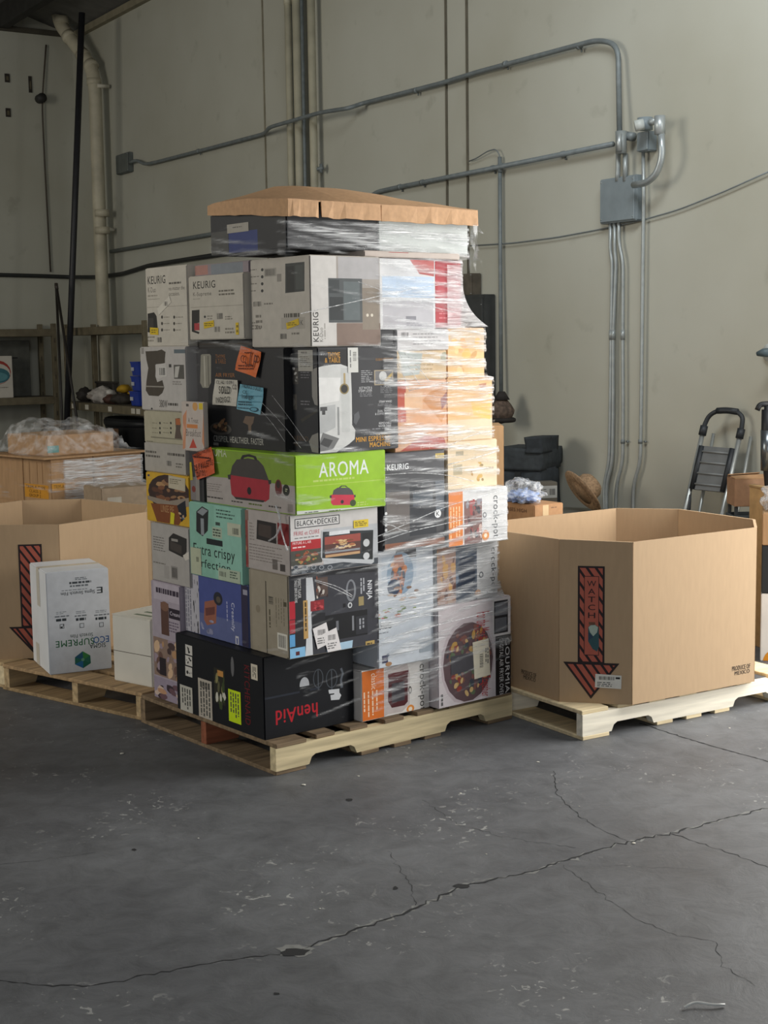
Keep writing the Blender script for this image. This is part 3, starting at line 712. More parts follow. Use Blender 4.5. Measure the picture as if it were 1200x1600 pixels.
# ---- bottom row
b = C_('appliance_box', 'lilac picture carton standing tall at the rear left corner of the pallet', (.03, .36), (.712, .945), (DECK, .625), '#a59ba6')
c = b.sheet('L', b.col)
c.rect(240, 908, 284, 940, '#b3aab5'); c.lines(244, 921, 281, 930, 1, '#3c3340', fill=.9)
c.rect(252, 942, 264, 992, '#5a4038'); c.ell(251, 940, 264, 955, '#7a5a4a'); c.rect(264, 952, 282, 968, '#2e2530'); c.text('Creami', 266, 957, 281, 963, '#d8d0dc')
c.lines(264, 972, 282, 990, 4, '#6a5f6e'); c.rect(241, 1000, 284, 1060, '#8a7468'); c.blobs(242, 1000, 283, 1060, ['#b08a66', '#6a5048', '#d0b090', '#4a3a3a', '#9a8a96'], 26, .3, 3, False)
c.rect(250, 1028, 260, 1055, '#2b2429'); c.rect(241, 1062, 284, 1106, '#978c9c'); c.blobs(242, 1066, 283, 1104, ['#3a2f36', '#b98f70', '#6a5058', '#cbb6a8'], 16, .34, 5, False)
c.build('printed_picture')
b = C_('mixer_box', 'black stand mixer carton at the near bottom corner with a lime sticker', (.0, .425), (.07, .705), (DECK, .44), '#14161b')
b.seam('R', .52)
c = b.sheet('L', b.col)
for y in (1008, 1025, 1042): c.rect(290, y, 300.5, y+15, '#c9c6c0'); c.blobs(291, y+2, 299.5, y+13, ['#2a2a2a'], 4, .4, int(y))
c.rect(335, 1045, 352, 1100, '#2b2a22'); c.blobs(335, 1050, 354, 1108, ['#5c5a40', '#8a8458', '#c8c6b8', '#3d4a2c'], 14, .3, 8); c.rect(340, 1048, 349, 1057, '#c08a4a')
c.ell(361, 1026, 366, 1057, '#6a6a6c'); c.text('KITCHENAID', 383, 1040, 391, 1132, '#6a1c22', rot=-90, bold=.01)
c.build('printed_picture')
for (x0, y0, x1, y1, col, nm, lab) in ((282.5, 1072, 301.5, 1112, '#b9b6ac', 'barcode_label', None), (311, 1062, 332, 1124, '#b4aca0', 'barcode_label', None), (358, 1079, 377, 1129, '#c6e01e', 'sticker', 'lime green sticker'), (393, 1038, 403, 1062, '#cfc6b4', 'barcode_label', None)):
    c = b.face('L', .0022); c.rect(x0, y0, x1, y1, col)
    c.lines(x0+2, y0+4, x1-2, y1-4, 3 if x1-x0 < 15 else 4, '#4a4a46', vert=True)
    if y1-y0 > 45 and col != '#c6e01e': c.barcode(x0+2, y0+3, x1-2, y0+16, paper=None, n=12)
    c.build(nm, lab)
c = b.sheet('R', b.col)
c.rect(413, 1082, 500, 1085, '#2b303a'); c.text('henAid', 431, 1104, 496, 1126, '#b3202c', rot=180, bold=.03)
c.ell(468, 1058, 483, 1082, '#b9bcc0'); c.rect(468, 1072, 484, 1084, '#14161b')
for (x0, x1) in ((489, 505), (509, 527)):
    c.ell(x0, 1045, x1, 1075, '#4b5158'); c.ell(x0+1.2, 1046.5, x1-1.2, 1073.5, '#14161b'); c.rect((x0+x1)/2-.8, 1046, (x0+x1)/2+.8, 1078, '#4b5158')
c.poly([(531, 1045), (534, 1043), (537, 1052), (534, 1062), (536, 1074), (532, 1075), (531, 1062), (534, 1052)], '#5a6068')
c.poly([(513, 1078), (530, 1076), (530, 1082), (533, 1086), (530, 1093), (517, 1094), (516, 1086), (522, 1085), (522, 1083), (514, 1084)], '#c9ccd0')
c.build('printed_picture')
b = C_('cooker_box', 'white slow cooker carton with orange end panel on the bottom row', (.432, .782), (.03, .40), (DECK, .325), '#d9d6d2')
c = b.sheet('R', b.col)
c.rect(555, 1030, 600, 1140, '#d3702c'); c.text('classic', 580, 1052, 588, 1077, '#f0e2d0', rot=-90); c.lines(566, 1080, 592, 1120, 4, '#f0d8bc', vert=True, fill=.3)
c.poly([(600, 1047), (612, 1040), (636, 1034), (640, 1052), (640, 1100), (628, 1112), (606, 1116), (600, 1120)], '#bdb4b2')
c.poly([(607, 1058), (611, 1052), (633, 1048), (637, 1052), (637, 1096), (632, 1102), (612, 1106), (606, 1096)], '#4c1d22'); c.rect(612, 1066, 632, 1096, '#3d3a40')
c.rect(606, 1050, 638, 1056, '#5c262b'); c.ell(638, 1072, 643, 1084, '#3b3833'); c.ell(639.2, 1074.5, 642, 1081.5, '#d9d6d2')
c.text('crock-pot', 653, 1037, 665, 1110, TXT, rot=-90, bold=.01); c.ell(635, 1101, 647, 1114, '#d98a3c'); c.ell(638, 1104, 644, 1111, '#e8dcc8')
c.build('printed_picture')
b = C_('oven_box', 'pale air fryer oven carton with a big round food picture and black edge band', (.787, 1.195), (-.02, .45), (DECK, .54), '#cbc3c6')
c = b.sheet('R', b.col)
c.ell(688, 965, 772, 1102, '#b9adb2'); c.ell(692, 972, 770, 1096, '#5a464a')
c.blobs(692, 972, 770, 1090, ['#b08a48', '#8c3a30', '#5a6a50', '#39404a', '#c2a470', '#7a5048'], 110, .11, 21); c.rect(704, 1022, 742, 1050, '#47464c')
c.rect(769, 934, 796, 993, '#d4d0d0'); c.rect(771.5, 938, 793, 989, '#2d2c30'); c.rect(773, 941, 792, 961, '#74767c'); c.rect(773, 965, 791, 986, '#66686e')
c.rect(774, 992, 797.5, 1095, '#1d1b1d'); c.text('GOURMIA', 789, 996, 795.5, 1082, '#c6c4c4', rot=-90, bold=.02); c.text('DIGITAL AIR FRYER OVEN', 780, 998, 786, 1088, '#d6d4d4', rot=-90)
c.text('For the Most', 744, 956, 764, 996, '#a83a3a', rot=-90); c.text('Together', 748, 1056, 766, 1088, '#a83a3a', rot=-90); c.lines(688, 1085, 693, 1110, 1, '#555', vert=True)
c.build('printed_picture')
c = b.face('R', .0032); c.rect(739, 1000, 764, 1058, '#d7d0bc', .06); c.barcode(748, 1018, 755, 1046, paper=None, vert=True); c.lines(757, 1012, 763, 1040, 2, '#444', vert=True); c.build('barcode_label')
# ---- second row
b = C_('coffee_maker_box', 'dark coffee brewer carton with tan end and two barcode slips', (.05, .478), (-.03, .228), (.44, .755), '#8f8676')
c = b.sheet('L', b.col)
c.rect(394, 895, 452, 1035, '#9c9382'); c.barcode(419, 930, 428, 946, paper=None, vert=True); c.barcode(434, 990, 449, 1015); c.lines(420, 952, 424, 990, 1, '#55503f', vert=True); c.lines(430, 935, 446, 985, 4, '#6f6857', vert=True, fill=.25)
c.rect(416, 908, 417.5, 1028, '#4c463b'); c.rect(443, 941, 448, 948, '#55503f'); c.rect(449, 1028, 452, 1031, '#222'); c.ell(400, 945, 407, 957, '#8a806e')
c.build('printed_picture')
c = b.sheet('R', b.col)
c.rect(452, 880, 592, 1035, '#26272c')
c.poly([(470, 902), (590, 893), (590, 1015), (480, 1030)], '#3a3b42'); c.poly([(478, 903), (488, 902), (492, 936), (486, 960), (489, 1028), (477, 1031), (479, 990)], '#cfd2d6')
c.rect(494, 958, 574, 998, '#17181c'); c.poly([(488, 965), (494, 958), (508, 957), (508, 1000), (494, 1004), (488, 995)], '#222328')
c.rect(525, 970, 529, 985, '#6a6c72'); c.rect(550, 962, 553, 985, '#7c7e84'); c.rect(556, 962, 574, 990, '#2d2e34'); c.lines(560, 966, 570, 986, 2, '#9a9ca2', vert=True)
c.rect(452, 940, 461, 968, '#b02433'); c.rect(452, 969, 461, 990, '#a52a36'); c.rect(452, 992, 461, 1011, '#5f9fd0'); c.rect(452, 1012, 477, 1034, '#86bbe0'); c.rect(462, 1018, 468, 1024, '#5a2a2c')
c.rect(474, 938, 481, 998, '#b9945a'); c.lines(475, 941, 480, 995, 1, '#4a3a20', vert=True); c.text('PERFECT FLAVOR.', 465, 905, 470, 935, '#dcdcdc', rot=-90); c.text('SINGLE SERVE OR MORE', 460, 907, 464, 942, '#dcdcdc', rot=-90)
c.rect(494, 902, 512, 932, '#5a4a44'); c.blobs(494, 898, 512, 934, ['#8a5040', '#3a2a28', '#b09080', '#c8c0b8'], 14, .3, 4, False); c.rect(485, 938, 506, 954, '#8c2a30'); c.blobs(486, 939, 505, 953, ['#c04a50', '#6a1c22', '#a83a40'], 10, .3, 5)
c.ell(540, 905, 556, 940, '#7d8086'); c.ell(543, 908, 553, 936, '#3a3b42'); c.ell(543, 941, 550, 950, '#c8cacc'); c.ell(545, 943, 548.5, 948, '#3a3b42'); c.rect(536, 943, 540, 949, '#17181c')
c.text('NINJA', 572, 907, 581, 936, '#e8eaee', rot=-90, bold=.03); c.lines(562, 903, 570, 930, 2, '#b0b2b8', vert=True); c.rect(560, 932, 568, 946, '#9a8a60'); c.rect(571, 1001, 585, 1014, '#b59a5c'); c.lines(573, 1003, 583, 1012, 2, '#3a3220')
c.poly([(511, 1008), (551, 1000), (550, 1020), (510, 1026)], '#a9c6da'); c.build('printed_picture')
for (x0, y0, x1, y1, t) in ((491, 976, 513, 1010, .25), (507, 984, 529, 1021, .25)):
    c = b.face('R', .003+x0*.000002); c.rect(x0, y0, x1, y1, '#e0dcdc', t); c.barcode(x0+3, y0+6, x1-4, y0+17, paper=None, n=12); c.lines(x0+4, y0+19, x1-4, y0+30, 3, '#777'); c.build('price_slip', 'white barcode slip stuck on at a slant')
b = C_('ice_cream_maker_box', 'blue ice cream maker carton with white spotted edge above the black mixer carton', (.05, .42), (.236, .705), (.44, .685), '#5d6690')
c = b.sheet('L', b.col)
c.rect(284, 896, 312, 1020, '#b4b2ba'); c.rect(284.5, 910, 288, 985, '#3d4a86'); c.blobs(302, 902, 312, 1000, ['#22232c'], 16, .16, 9, False); c.lines(290, 914, 300, 985, 3, '#7d7c88', vert=True)
c.rect(312, 896, 378, 1025, '#4a5590'); c.rect(313, 965, 378, 1025, '#5f6894'); c.poly([(320, 940), (336, 937), (339, 942), (338, 974), (324, 977), (319, 968)], '#97604e'); c.poly([(321, 950), (336, 948), (336, 960), (322, 962)], '#6a3f3a')
c.ell(334, 925, 348, 946, '#2b2c36'); c.ell(338, 932, 345, 942, '#5a5248'); c.blobs(314, 965, 336, 990, ['#8a8ca8', '#70748f', '#9a9cb6'], 10, .35, 6); c.text('Creamify', 361, 942, 367, 986, '#c9cbe0', rot=-90, bold=.02); c.lines(353, 940, 358, 985, 1, '#a8aacb', vert=True, fill=.3)
c.rect(378, 896, 392, 1030, '#343047'); c.rect(380, 922, 390, 930, '#9a98a8'); c.rect(368.5, 994, 373.5, 1009, '#c9c8d0'); c.rect(370, 997, 372, 1006, '#4a5590'); c.build('printed_picture')
b = C_('coffee_maker_box', 'white carton with a grilled salmon picture beside the dark brewer carton', (.495, .784), (.0, .40), (.33, .795), '#c7ced6')
c = b.sheet('R', b.col)
c.rect(596, 868, 650, 905, '#b9c4cf'); c.rect(618, 858, 650, 872, '#3b3d44'); c.ell(604, 862, 646, 930, '#8ba0b4'); c.poly([(616, 868), (628, 866), (634, 890), (630, 920), (618, 930), (610, 905)], '#a3674a')
c.blobs(608, 868, 636, 930, ['#7a4436', '#c08058', '#5a6472', '#3e4a5c', '#d09c74'], 24, .25, 12); c.ell(605, 905, 625, 930, '#33425a'); c.blobs(598, 915, 660, 940, ['#b89a86', '#c9b6a6', '#8a6a56'], 10, .2, 15)
c.blobs(588, 948, 650, 966, ['#a84a50', '#c06a70', '#8a9a60', '#6f8450', '#b86a4a'], 22, .16, 13, False); c.text('URIG', 591, 973, 611, 983, '#4a4f57', bold=.02); c.lines(591, 987, 612, 990, 1, '#8a9098')
c.rect(597, 1024, 606, 1036, '#3b3d5a'); c.ell(602, 1034, 612, 1041, '#a07a58'); c.ell(604, 1021, 608, 1026, '#4a5a78'); c.rect(655, 1000, 676, 1018, '#9aa4ad'); c.build('printed_picture')
b = C_('cooker_box', 'slow cooker carton with dark blue picture resting on the air fryer oven carton', (.80, 1.14), (.0, .35), (.54, .782), '#c9cacb')
c = b.sheet('R', b.col)
c.rect(678, 845, 712, 960, '#a98878'); c.blobs(680, 856, 712, 945, ['#c49a60', '#8c6a5a', '#b8a090', '#6a4a42'], 18, .25, 16, False); c.rect(712, 845, 745, 960, '#4a5666'); c.blobs(712, 858, 745, 930, ['#2f3c4f', '#65778c', '#3f4c60'], 14, .3, 18, False); c.rect(718, 870, 742, 920, '#2c3647')
c.text('crock-pot', 765, 855, 775, 924, '#3f4549', rot=-90, bold=.01); c.ell(748, 893, 755, 903, '#5a6066'); c.ell(749.5, 895, 753.5, 901, '#c9cacb'); c.ell(742, 921, 751, 931, '#c98a48'); c.build('printed_picture')
# ---- third row
b = C_('toaster_oven_box', 'white toaster oven carton below the yellow carton on the left side', (.04, .40), (.642, .945), (.625, .868), '#a8a4a0')
c = b.sheet('L', b.col)
c.lines(240, 838, 260, 862, 6, '#5a5752', fill=.3); c.poly([(264, 840), (271, 833), (292, 842), (292, 862), (286, 871), (264, 860)], '#2e2c2b'); c.poly([(266, 845), (284, 853), (284, 866), (266, 858)], '#46403c'); c.rect(268, 842, 278, 846, '#9a9690')
c.poly([(286, 868), (296, 862), (298, 874), (290, 876)], '#cfc9bf'); c.lines(240, 878, 262, 882, 1, '#77736c'); c.barcode(268, 885, 278, 905, '#3a3836', '#8a8682'); c.rect(257, 884, 265, 904, '#9d9995'); c.build('printed_picture')
b = C_('air_fryer_box', 'mint green air fryer carton lettered about extra crispy perfection', (.04, .42), (.252, .636), (.685, .98), '#8fbfae')
c = b.sheet('L', b.col)
c.rect(297, 775, 336, 930, '#86b6a4'); c.poly([(307, 799), (316, 791), (326, 797), (325, 829), (317, 838), (307, 830)], '#26282a'); c.poly([(308, 800), (316, 793), (325, 798), (317, 806)], '#8b9196'); c.rect(314, 810, 319, 836, '#8b9196')
c.lines(338, 796, 368, 812, 3, '#3f5a50', fill=.4); c.rect(337, 816, 344, 821, '#3b4a44'); c.rect(323, 843, 348, 852, '#22282a'); c.text('Extra crispy', 303, 854, 367, 876, '#20302c', bold=.01, tilt=-.0); c.text('perfection', 301, 876, 360, 893, '#20302c', bold=.01)
c.rect(332, 824, 347, 841, '#a9b9a4'); c.lines(333, 826, 346, 839, 3, '#3f4a40'); c.build('printed_picture')
c = b.face('L', .0022); c.rect(299, 856, 315, 897, '#b3b9a0'); c.barcode(307, 869, 312, 879, paper=None); c.build('barcode_label')
c = b.face('L', .0022); c.rect(356, 818, 377, 838, '#b9bda8'); c.barcode(363, 824, 375, 837, paper=None, n=10); c.build('barcode_label')
c = b.face('L', .0022); c.rect(342, 890, 376, 910, '#aebba6'); c.barcode(343, 892, 355, 902, paper=None, n=10); c.lines(360, 893, 372, 905, 3, '#5a6a5c'); c.build('barcode_label')
b = C_('toaster_oven_box', 'white and grey toaster oven carton with framed logo just under the green carton', (.05, .463), (-.05, .245), (.755, .98), '#b0a8a4')
c = b.sheet('L', b.col)
c.rect(376, 780, 388, 905, '#8c4a44'); c.rect(376, 780, 388, 812, '#8a6a60'); c.rect(376, 864, 387, 905, '#8e2f2e'); c.blobs(377, 835, 387, 862, ['#b08060', '#6a3a30'], 8, .4, 3, False)
c.poly([(402, 812), (432, 818), (432, 850), (401, 842)], '#2f2b2b'); c.poly([(404, 818), (424, 822), (424, 842), (404, 836)], '#4a403c'); c.rect(434, 818, 453, 852, '#7d2a2c'); c.lines(390, 815, 398, 845, 6, '#8a827c', fill=.3); c.lines(390, 852, 444, 880, 6, '#857d78', fill=.3); c.rect(426, 874, 434, 890, '#6b645f'); c.rect(438, 882, 446, 893, '#4b4643'); c.build('printed_picture')
c = b.sheet('R', b.col)
c.rect(453, 795, 592, 829, '#c9c6c4'); c.rect(453, 826, 505, 846, '#d0cdcd'); c.rect(505, 822, 592, 882, '#b6b9bd'); c.rect(453, 880, 592, 905, '#3e444c'); c.rect(453, 858, 503, 882, '#4a4a44')
c.rect(460, 807.5, 530.5, 822.5, '#33343a'); c.rect(461.3, 808.8, 529.2, 821.2, '#d0cecd'); c.text('BLACK+DECKER', 463.5, 811, 527, 819, '#2b2c31', bold=.03)
c.text('FRIRE et CUIRE', 459, 829, 499, 835.5, '#b04a55', bold=.01); c.lines(460, 838, 498, 841, 1, '#777'); c.rect(453, 844, 501, 859, '#b0282e'); c.text('FRITURE A L AIR', 457, 846, 486, 850, '#f0e0e0'); c.lines(457, 853, 480, 857, 1, '#e8d0d0')
c.ell(460, 858, 498, 883, '#4b4a3c'); c.blobs(461, 859, 497, 882, ['#a05a3c', '#b87850', '#7c3a2c', '#8a8a50', '#c09068'], 26, .24, 31)
c.poly([(502, 829), (584, 826), (584, 878), (580, 881), (504, 876), (501, 870)], '#b9bcc0'); c.poly([(504, 831), (583, 828), (582, 874), (503, 872)], '#2b3236'); c.rect(507, 836, 563, 868, '#5a3a34'); c.rect(507, 836, 563, 848, '#9a4a40'); c.blobs(512, 840, 560, 858, ['#c9a070', '#a86a48', '#d8b888', '#7d4a34'], 26, .2, 33); c.rect(507, 859, 562, 862, '#8d9298'); c.rect(508, 864, 562, 868, '#c09a72'); c.rect(514, 829, 546, 835, '#d8dade')
c.rect(566, 832, 582, 873, '#1e2124'); c.ell(567, 842, 577, 854, '#c5c8ca'); c.ell(567, 863, 577, 874, '#c5c8ca')
for x in (458, 472, 486, 498, 511): c.ell(x, 883, x+8, 890, '#8f959c'); c.ell(x+1.2, 884.2, x+6.8, 888.8, '#3e444c'); c.lines(x-1, 892, x+9, 896, 2, '#8f959c')
c.build('printed_picture')
c = b.face('R', .0022); c.rect(552, 812, 575, 824, '#d8bd2e'); c.lines(554, 814, 573, 822, 3, '#6a5a18'); c.build('sticker', 'yellow sticker')
b = C_('coffee_maker_box', 'charcoal coffee maker carton with white lettering and copper strip right of the green carton', (.492, .805), (-.05, .35), (.80, 1.178), '#47484c')
c = b.sheet('R', b.col)
c.rect(592, 700, 700, 720, '#55555a'); c.rect(645, 752, 698, 800, '#5b636c'); c.rect(604, 768, 642, 830, '#6a6461'); c.poly([(640, 755), (680, 752), (682, 832), (640, 838)], '#2b2f36'); c.rect(645, 768, 676, 790, '#4f5862')
c.text('KEURIG', 605, 725, 638, 734, '#e8ebee', bold=.04); c.rect(592, 845, 700, 862, '#8a5c48'); c.ell(679, 796, 689, 809, '#e6e8ea'); c.text('K', 681.5, 799, 686.5, 806, '#2b2c30', bold=.03)
for y in (800, 809, 818, 826): c.ell(601, y, 605, y+5, '#d8dadc')
c.rect(680, 708, 696, 716, '#c2a64a'); c.text('NEW', 683, 710, 693, 714, '#4a3f18'); c.build('printed_picture')
b = C_('cooker_box', 'slow cooker carton with orange end jutting from the middle of the stack', (.812, 1.14), (-.06, .30), (.785, 1.008), '#d6d6d6')
c = b.sheet('R', b.col)
c.rect(695, 755, 723, 860, '#d9803c'); c.lines(702, 792, 720, 846, 4, '#f0c89c', vert=True, fill=.35); c.rect(725, 782, 753, 860, '#7c5c58'); c.blobs(726, 780, 753, 842, ['#3a3840', '#a04a4a', '#c8b0a8', '#54343a', '#8a8890'], 26, .24, 41, False)
c.text('crock-pot', 768, 774, 780, 840, '#4a4d52', rot=-90, bold=.01); c.ell(754, 800, 760, 809, '#6a6d72'); c.ell(755.3, 802, 758.7, 807, '#d6d6d6'); c.ell(753, 828, 764, 845, '#d98c44'); c.ell(756, 833, 761, 840, '#efe0c8'); c.build('printed_picture')
# ---- fourth row
b = C_('cookware_box', 'yellow carton with brown food picture low on the left side', (.06, .42), (.662, 1.01), (.868, 1.075), '#c9a02e')
c = b.sheet('L', b.col)
c.ell(232, 742, 298, 800, '#3a2a26'); c.blobs(236, 748, 294, 788, ['#5a3a2c', '#7a5038', '#8e6a4c', '#4a302a', '#a8835c'], 30, .24, 51); c.poly([(231, 774), (264, 783), (297, 778), (297, 792), (262, 794), (231, 780)], '#8f8376'); c.poly([(236, 786), (262, 788), (282, 790), (292, 800), (280, 828), (246, 822)], '#7a4526')
c.text('LINSE PIE', 252, 790, 272, 801, '#b08a60'); c.poly([(277, 790), (290, 782), (292, 806), (284, 816)], '#22242c'); c.blobs(278, 796, 290, 812, ['#5a6a78', '#c0a080'], 5, .4, 4); c.rect(231, 741, 234, 744, '#3a3a5a'); c.build('printed_picture')
c = b.face('L', .0022); c.rect(264, 745, 290, 765, '#b9b09a', -.05); c.lines(266, 748, 284, 757, 3, '#7c745f'); c.build('label_slip')
c = b.face('L', .0022); c.rect(267, 801, 273, 822, '#cfc42a', -.15); c.build('sticker', 'small yellow sticker')
b = C_('storage_box', 'narrow dark carton standing left of the green roaster carton', (.062, .40), (.548, .656), (.98, 1.18), '#3b3a3c')
c = b.sheet('L', b.col); c.rect(297, 745, 306, 790, '#7c7676'); c.rect(306, 735, 312, 790, '#8a8580'); c.ell(300, 759, 306, 769, '#7a3a34'); c.rect(312, 735, 316, 790, '#2a2a2c'); c.build('printed_picture')
c = b.face('L', .0022); c.rect(296, 722, 301, 750, '#b8a832', .1); c.build('sticker', 'yellow sticker')
b = C_('roaster_box', 'bright green roaster oven carton with a red roaster pictured', (.066, .488), (-.07, .54), (.98, 1.198), '#8fb82c')
c = b.sheet('L', b.col)
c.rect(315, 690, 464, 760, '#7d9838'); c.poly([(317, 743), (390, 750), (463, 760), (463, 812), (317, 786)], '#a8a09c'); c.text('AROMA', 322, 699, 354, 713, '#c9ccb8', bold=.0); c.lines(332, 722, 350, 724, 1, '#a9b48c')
c.poly([(360, 742), (363, 728), (370, 718), (388, 716), (404, 719), (412, 728), (418, 744), (421, 752), (359, 746)], '#45413f'); c.poly([(376, 717), (379, 711), (390, 709.5), (400, 713), (403, 720), (399, 719), (396, 715), (388, 713.5), (382, 715), (380, 718)], '#2d2b2b')
c.poly([(359, 742), (420, 751), (422, 757), (421, 780), (415, 784), (368, 778), (362, 772)], '#a3303c'); c.poly([(356, 742), (361, 741), (361, 749), (357, 749)], '#3a3636'); c.poly([(419, 750), (424, 750), (424, 756), (420, 757)], '#3a3636'); c.poly([(366, 776), (414, 782), (412, 785), (369, 780)], '#3b3636'); c.ell(386.5, 761, 393, 773, '#232124')
c.ell(430, 749, 441, 775, '#6a2f30'); c.ell(432, 751, 438, 763, '#3a2a2a'); c.ell(442, 757, 453, 775, '#2b2d26'); c.lines(446, 763, 450, 769, 2, '#b9bd9a')
c.lines(324, 755, 350, 769, 4, '#77706c', fill=.3); c.lines(324, 775.5, 352, 780, 1, '#4a4542'); c.lines(362, 782, 380, 786, 1, '#4a4542'); c.lines(389, 786, 412, 791, 1, '#5a6a32'); c.lines(420, 790, 445, 795, 1, '#4a4542'); c.rect(450, 788, 458, 800, '#8d8681'); c.build('printed_picture')
c = b.sheet('R', b.col)
c.rect(462, 705, 604, 804, '#93bf1f'); c.poly([(462, 799), (604, 790), (604, 802), (462, 812)], '#ccd0c8'); c.rect(463, 754.5, 603, 756, '#a9c94a'); c.text('AROMA', 498, 720.5, 575.5, 743, '#dfe6e2', bold=.02); c.lines(489, 745.5, 582, 750.5, 1, '#b9d06a', fill=.6)
c.poly([(519, 774), (521, 766), (527, 762), (545, 762), (550, 766), (553, 774)], '#4b4a4c'); c.poly([(529, 762), (533, 758.5), (540, 758.5), (544, 762), (541, 761.5), (539, 760), (534, 760), (532, 762)], '#3a3a3c'); c.poly([(517, 773), (554, 773), (553, 787), (550, 789), (520, 789.5), (517, 786)], '#c22f47'); c.rect(515, 774, 518, 778, '#3a3a3c'); c.rect(553, 773, 555.5, 777, '#3a3a3c'); c.ell(532, 781, 537, 787, '#2a2628'); c.ell(546.5, 780.5, 556, 791, '#3a4a24'); c.lines(558, 783, 575, 790, 2, '#b9d06a')
for (x0, x1, y) in ((476, 500, 800), (514, 532, 797.5), (542, 562, 796), (572, 598, 794.5)): c.lines(x0, y-1.2, x1, y+1.4, 1, '#4f5a4a')
c.build('printed_picture')
b = C_('coffee_maker_box', 'pale grey carton with a barcode above the yellow carton', (.08, .42), (.712, 1.05), (1.075, 1.198), '#a7a29a')
c = b.sheet('L', b.col); c.lines(228, 703, 252, 716, 2, '#5c5852', fill=.5); c.lines(262, 708, 288, 713, 1, '#55514b', fill=.8); c.barcode(260, 719, 269, 729, paper=None, n=9); c.lines(275, 723, 286, 732, 2, '#6a665f'); c.build('printed_picture')
b = C_('coffee_maker_box', 'cream carton with dot rows under the stand mixer picture carton', (.08, .42), (.712, 1.045), (1.198, 1.33), '#aaa48e')
c = b.sheet('L', b.col)
for x in (249, 266):
    for y in (659, 667, 674): c.ell(x, y, x+2.4, y+4, '#2f2d29'); c.lines(x-11, y+1, x-2, y+3, 1, '#77725f')
c.poly([(274, 654), (281, 653), (283, 664), (282, 672), (285, 686), (273, 687), (275, 670)], '#5a4c44'); c.rect(275, 654, 282, 664, '#a8623a'); c.rect(236, 684, 290, 686, '#7f7a69'); c.lines(230, 688, 240, 694, 2, '#77725f'); c.build('printed_picture')
b = C_('cookbook_box', 'thin white and peach picture carton slipped in front of the dark air fryer carton', (.058, .078), (.53, .70), (1.181, 1.378), '#bdb2aa', bev=.003)
c = b.sheet('L', b.col)
c.poly([(286, 650), (292, 640), (290, 700), (286, 703)], '#c48a68'); c.poly([(318, 645), (322, 650), (322, 700), (316, 690)], '#c48a68'); c.ell(301, 628, 309, 642, '#c8965a'); c.rect(311, 630, 317, 640, '#d0b830'); c.rect(291, 631, 295, 635, '#55504c')
c.text('A Treat', 294, 653, 310, 661, '#6a625c'); c.rect(292, 663, 309, 669, '#c8804a'); c.text('Breakfast', 291, 671, 314, 682, '#6a625c'); c.poly([(296, 700), (302, 685), (308, 700)], '#b84a3a'); c.poly([(286, 660), (290, 672), (287, 690)], '#d0a088'); c.build('printed_picture')
# ---- fifth row
b = C_('air_fryer_box', 'large black air fryer carton behind the sold slip and orange note', (.14, .52), (.09, .708), (1.198, 1.587), '#2b2b2d')
c = b.sheet('L', b.col)
c.rect(293, 540, 326, 705, '#3c3b3d'); c.text('ERWARE', 296.5, 560, 305.5, 612, '#1d1d1f', rot=90, bold=.02); c.poly([(314, 555), (316, 553.5), (328, 553), (330, 556), (330, 598), (326, 606), (317, 606), (313, 598)], '#8b887c'); c.rect(319, 556, 321, 604, '#b0aca0'); c.rect(325, 556, 327, 603, '#6f6c62')
c.text('THYME', 337, 554, 352, 560, '#8a5a30', bold=.02); c.text('& TABLE', 337, 561, 353, 568, '#8a5a30', bold=.02); c.text('AIR FRYER', 337, 583, 367, 589, '#9a6434', bold=.02)
c.ell(328, 660, 362, 680, '#55524e'); c.ell(332, 662, 358, 676, '#34302e'); c.blobs(333, 650, 357, 676, ['#7a5a44', '#8e6a4e', '#5c4438', '#a08464'], 16, .3, 61); c.poly([(380, 660), (384, 650), (398, 651), (396, 661), (393, 665), (393, 676), (389, 676), (388, 664)], '#6f5d4f')
c.text('CRISPIER. HEALTHIER. FASTER', 334.5, 683, 412, 692.5, '#a9a7a2', bold=.03); c.rect(334, 691.5, 342, 696.5, '#8a8884'); c.build('printed_picture')
b = C_('espresso_machine_box', 'dark espresso machine carton with a white machine wrapping its near corner', (.173, .55), (-.075, .086), (1.198, 1.587), '#303135')
c = b.sheet('L', b.col)
c.rect(444, 575, 466, 600, '#4a4744'); c.blobs(446, 574, 465, 596, ['#8a8884', '#5a5856', '#c0beba'], 9, .3, 3, False); c.rect(444, 616, 464, 640, '#55514c'); c.ell(447, 620, 462, 636, '#6f6b66'); c.lines(470, 580, 488, 592, 3, '#77757a', fill=.3); c.lines(470, 625, 488, 634, 2, '#77757a', fill=.4); c.text('ESPRESSO', 447, 681, 482, 688, '#5c4834'); c.text('CHINE', 449, 690, 466, 696, '#5c4834')
c.poly([(487, 578), (498, 574), (498, 634), (492, 632), (488, 620)], '#8f8c88'); c.poly([(470, 655), (498, 640), (498, 643), (472, 660)], '#3f3d38'); c.poly([(483, 690), (488, 680), (498, 676), (498, 712), (488, 706)], '#8a8783'); c.build('printed_picture')
c = b.face('L', .0022); c.rect(466.5, 547, 489.5, 580, '#a7a49c'); c.barcode(470, 549, 482, 553, paper=None, n=9); c.lines(469, 556, 487, 574, 6, '#66635c', fill=.35); c.build('barcode_label')
c = b.sheet('R', b.col)
c.rect(499, 546, 542, 572, '#141416'); c.text('THYME', 512, 550.5, 531, 558.5, '#c08a2c', bold=.04); c.text('& TABLE', 507.5, 559, 531.5, 566.5, '#c08a2c', bold=.04)
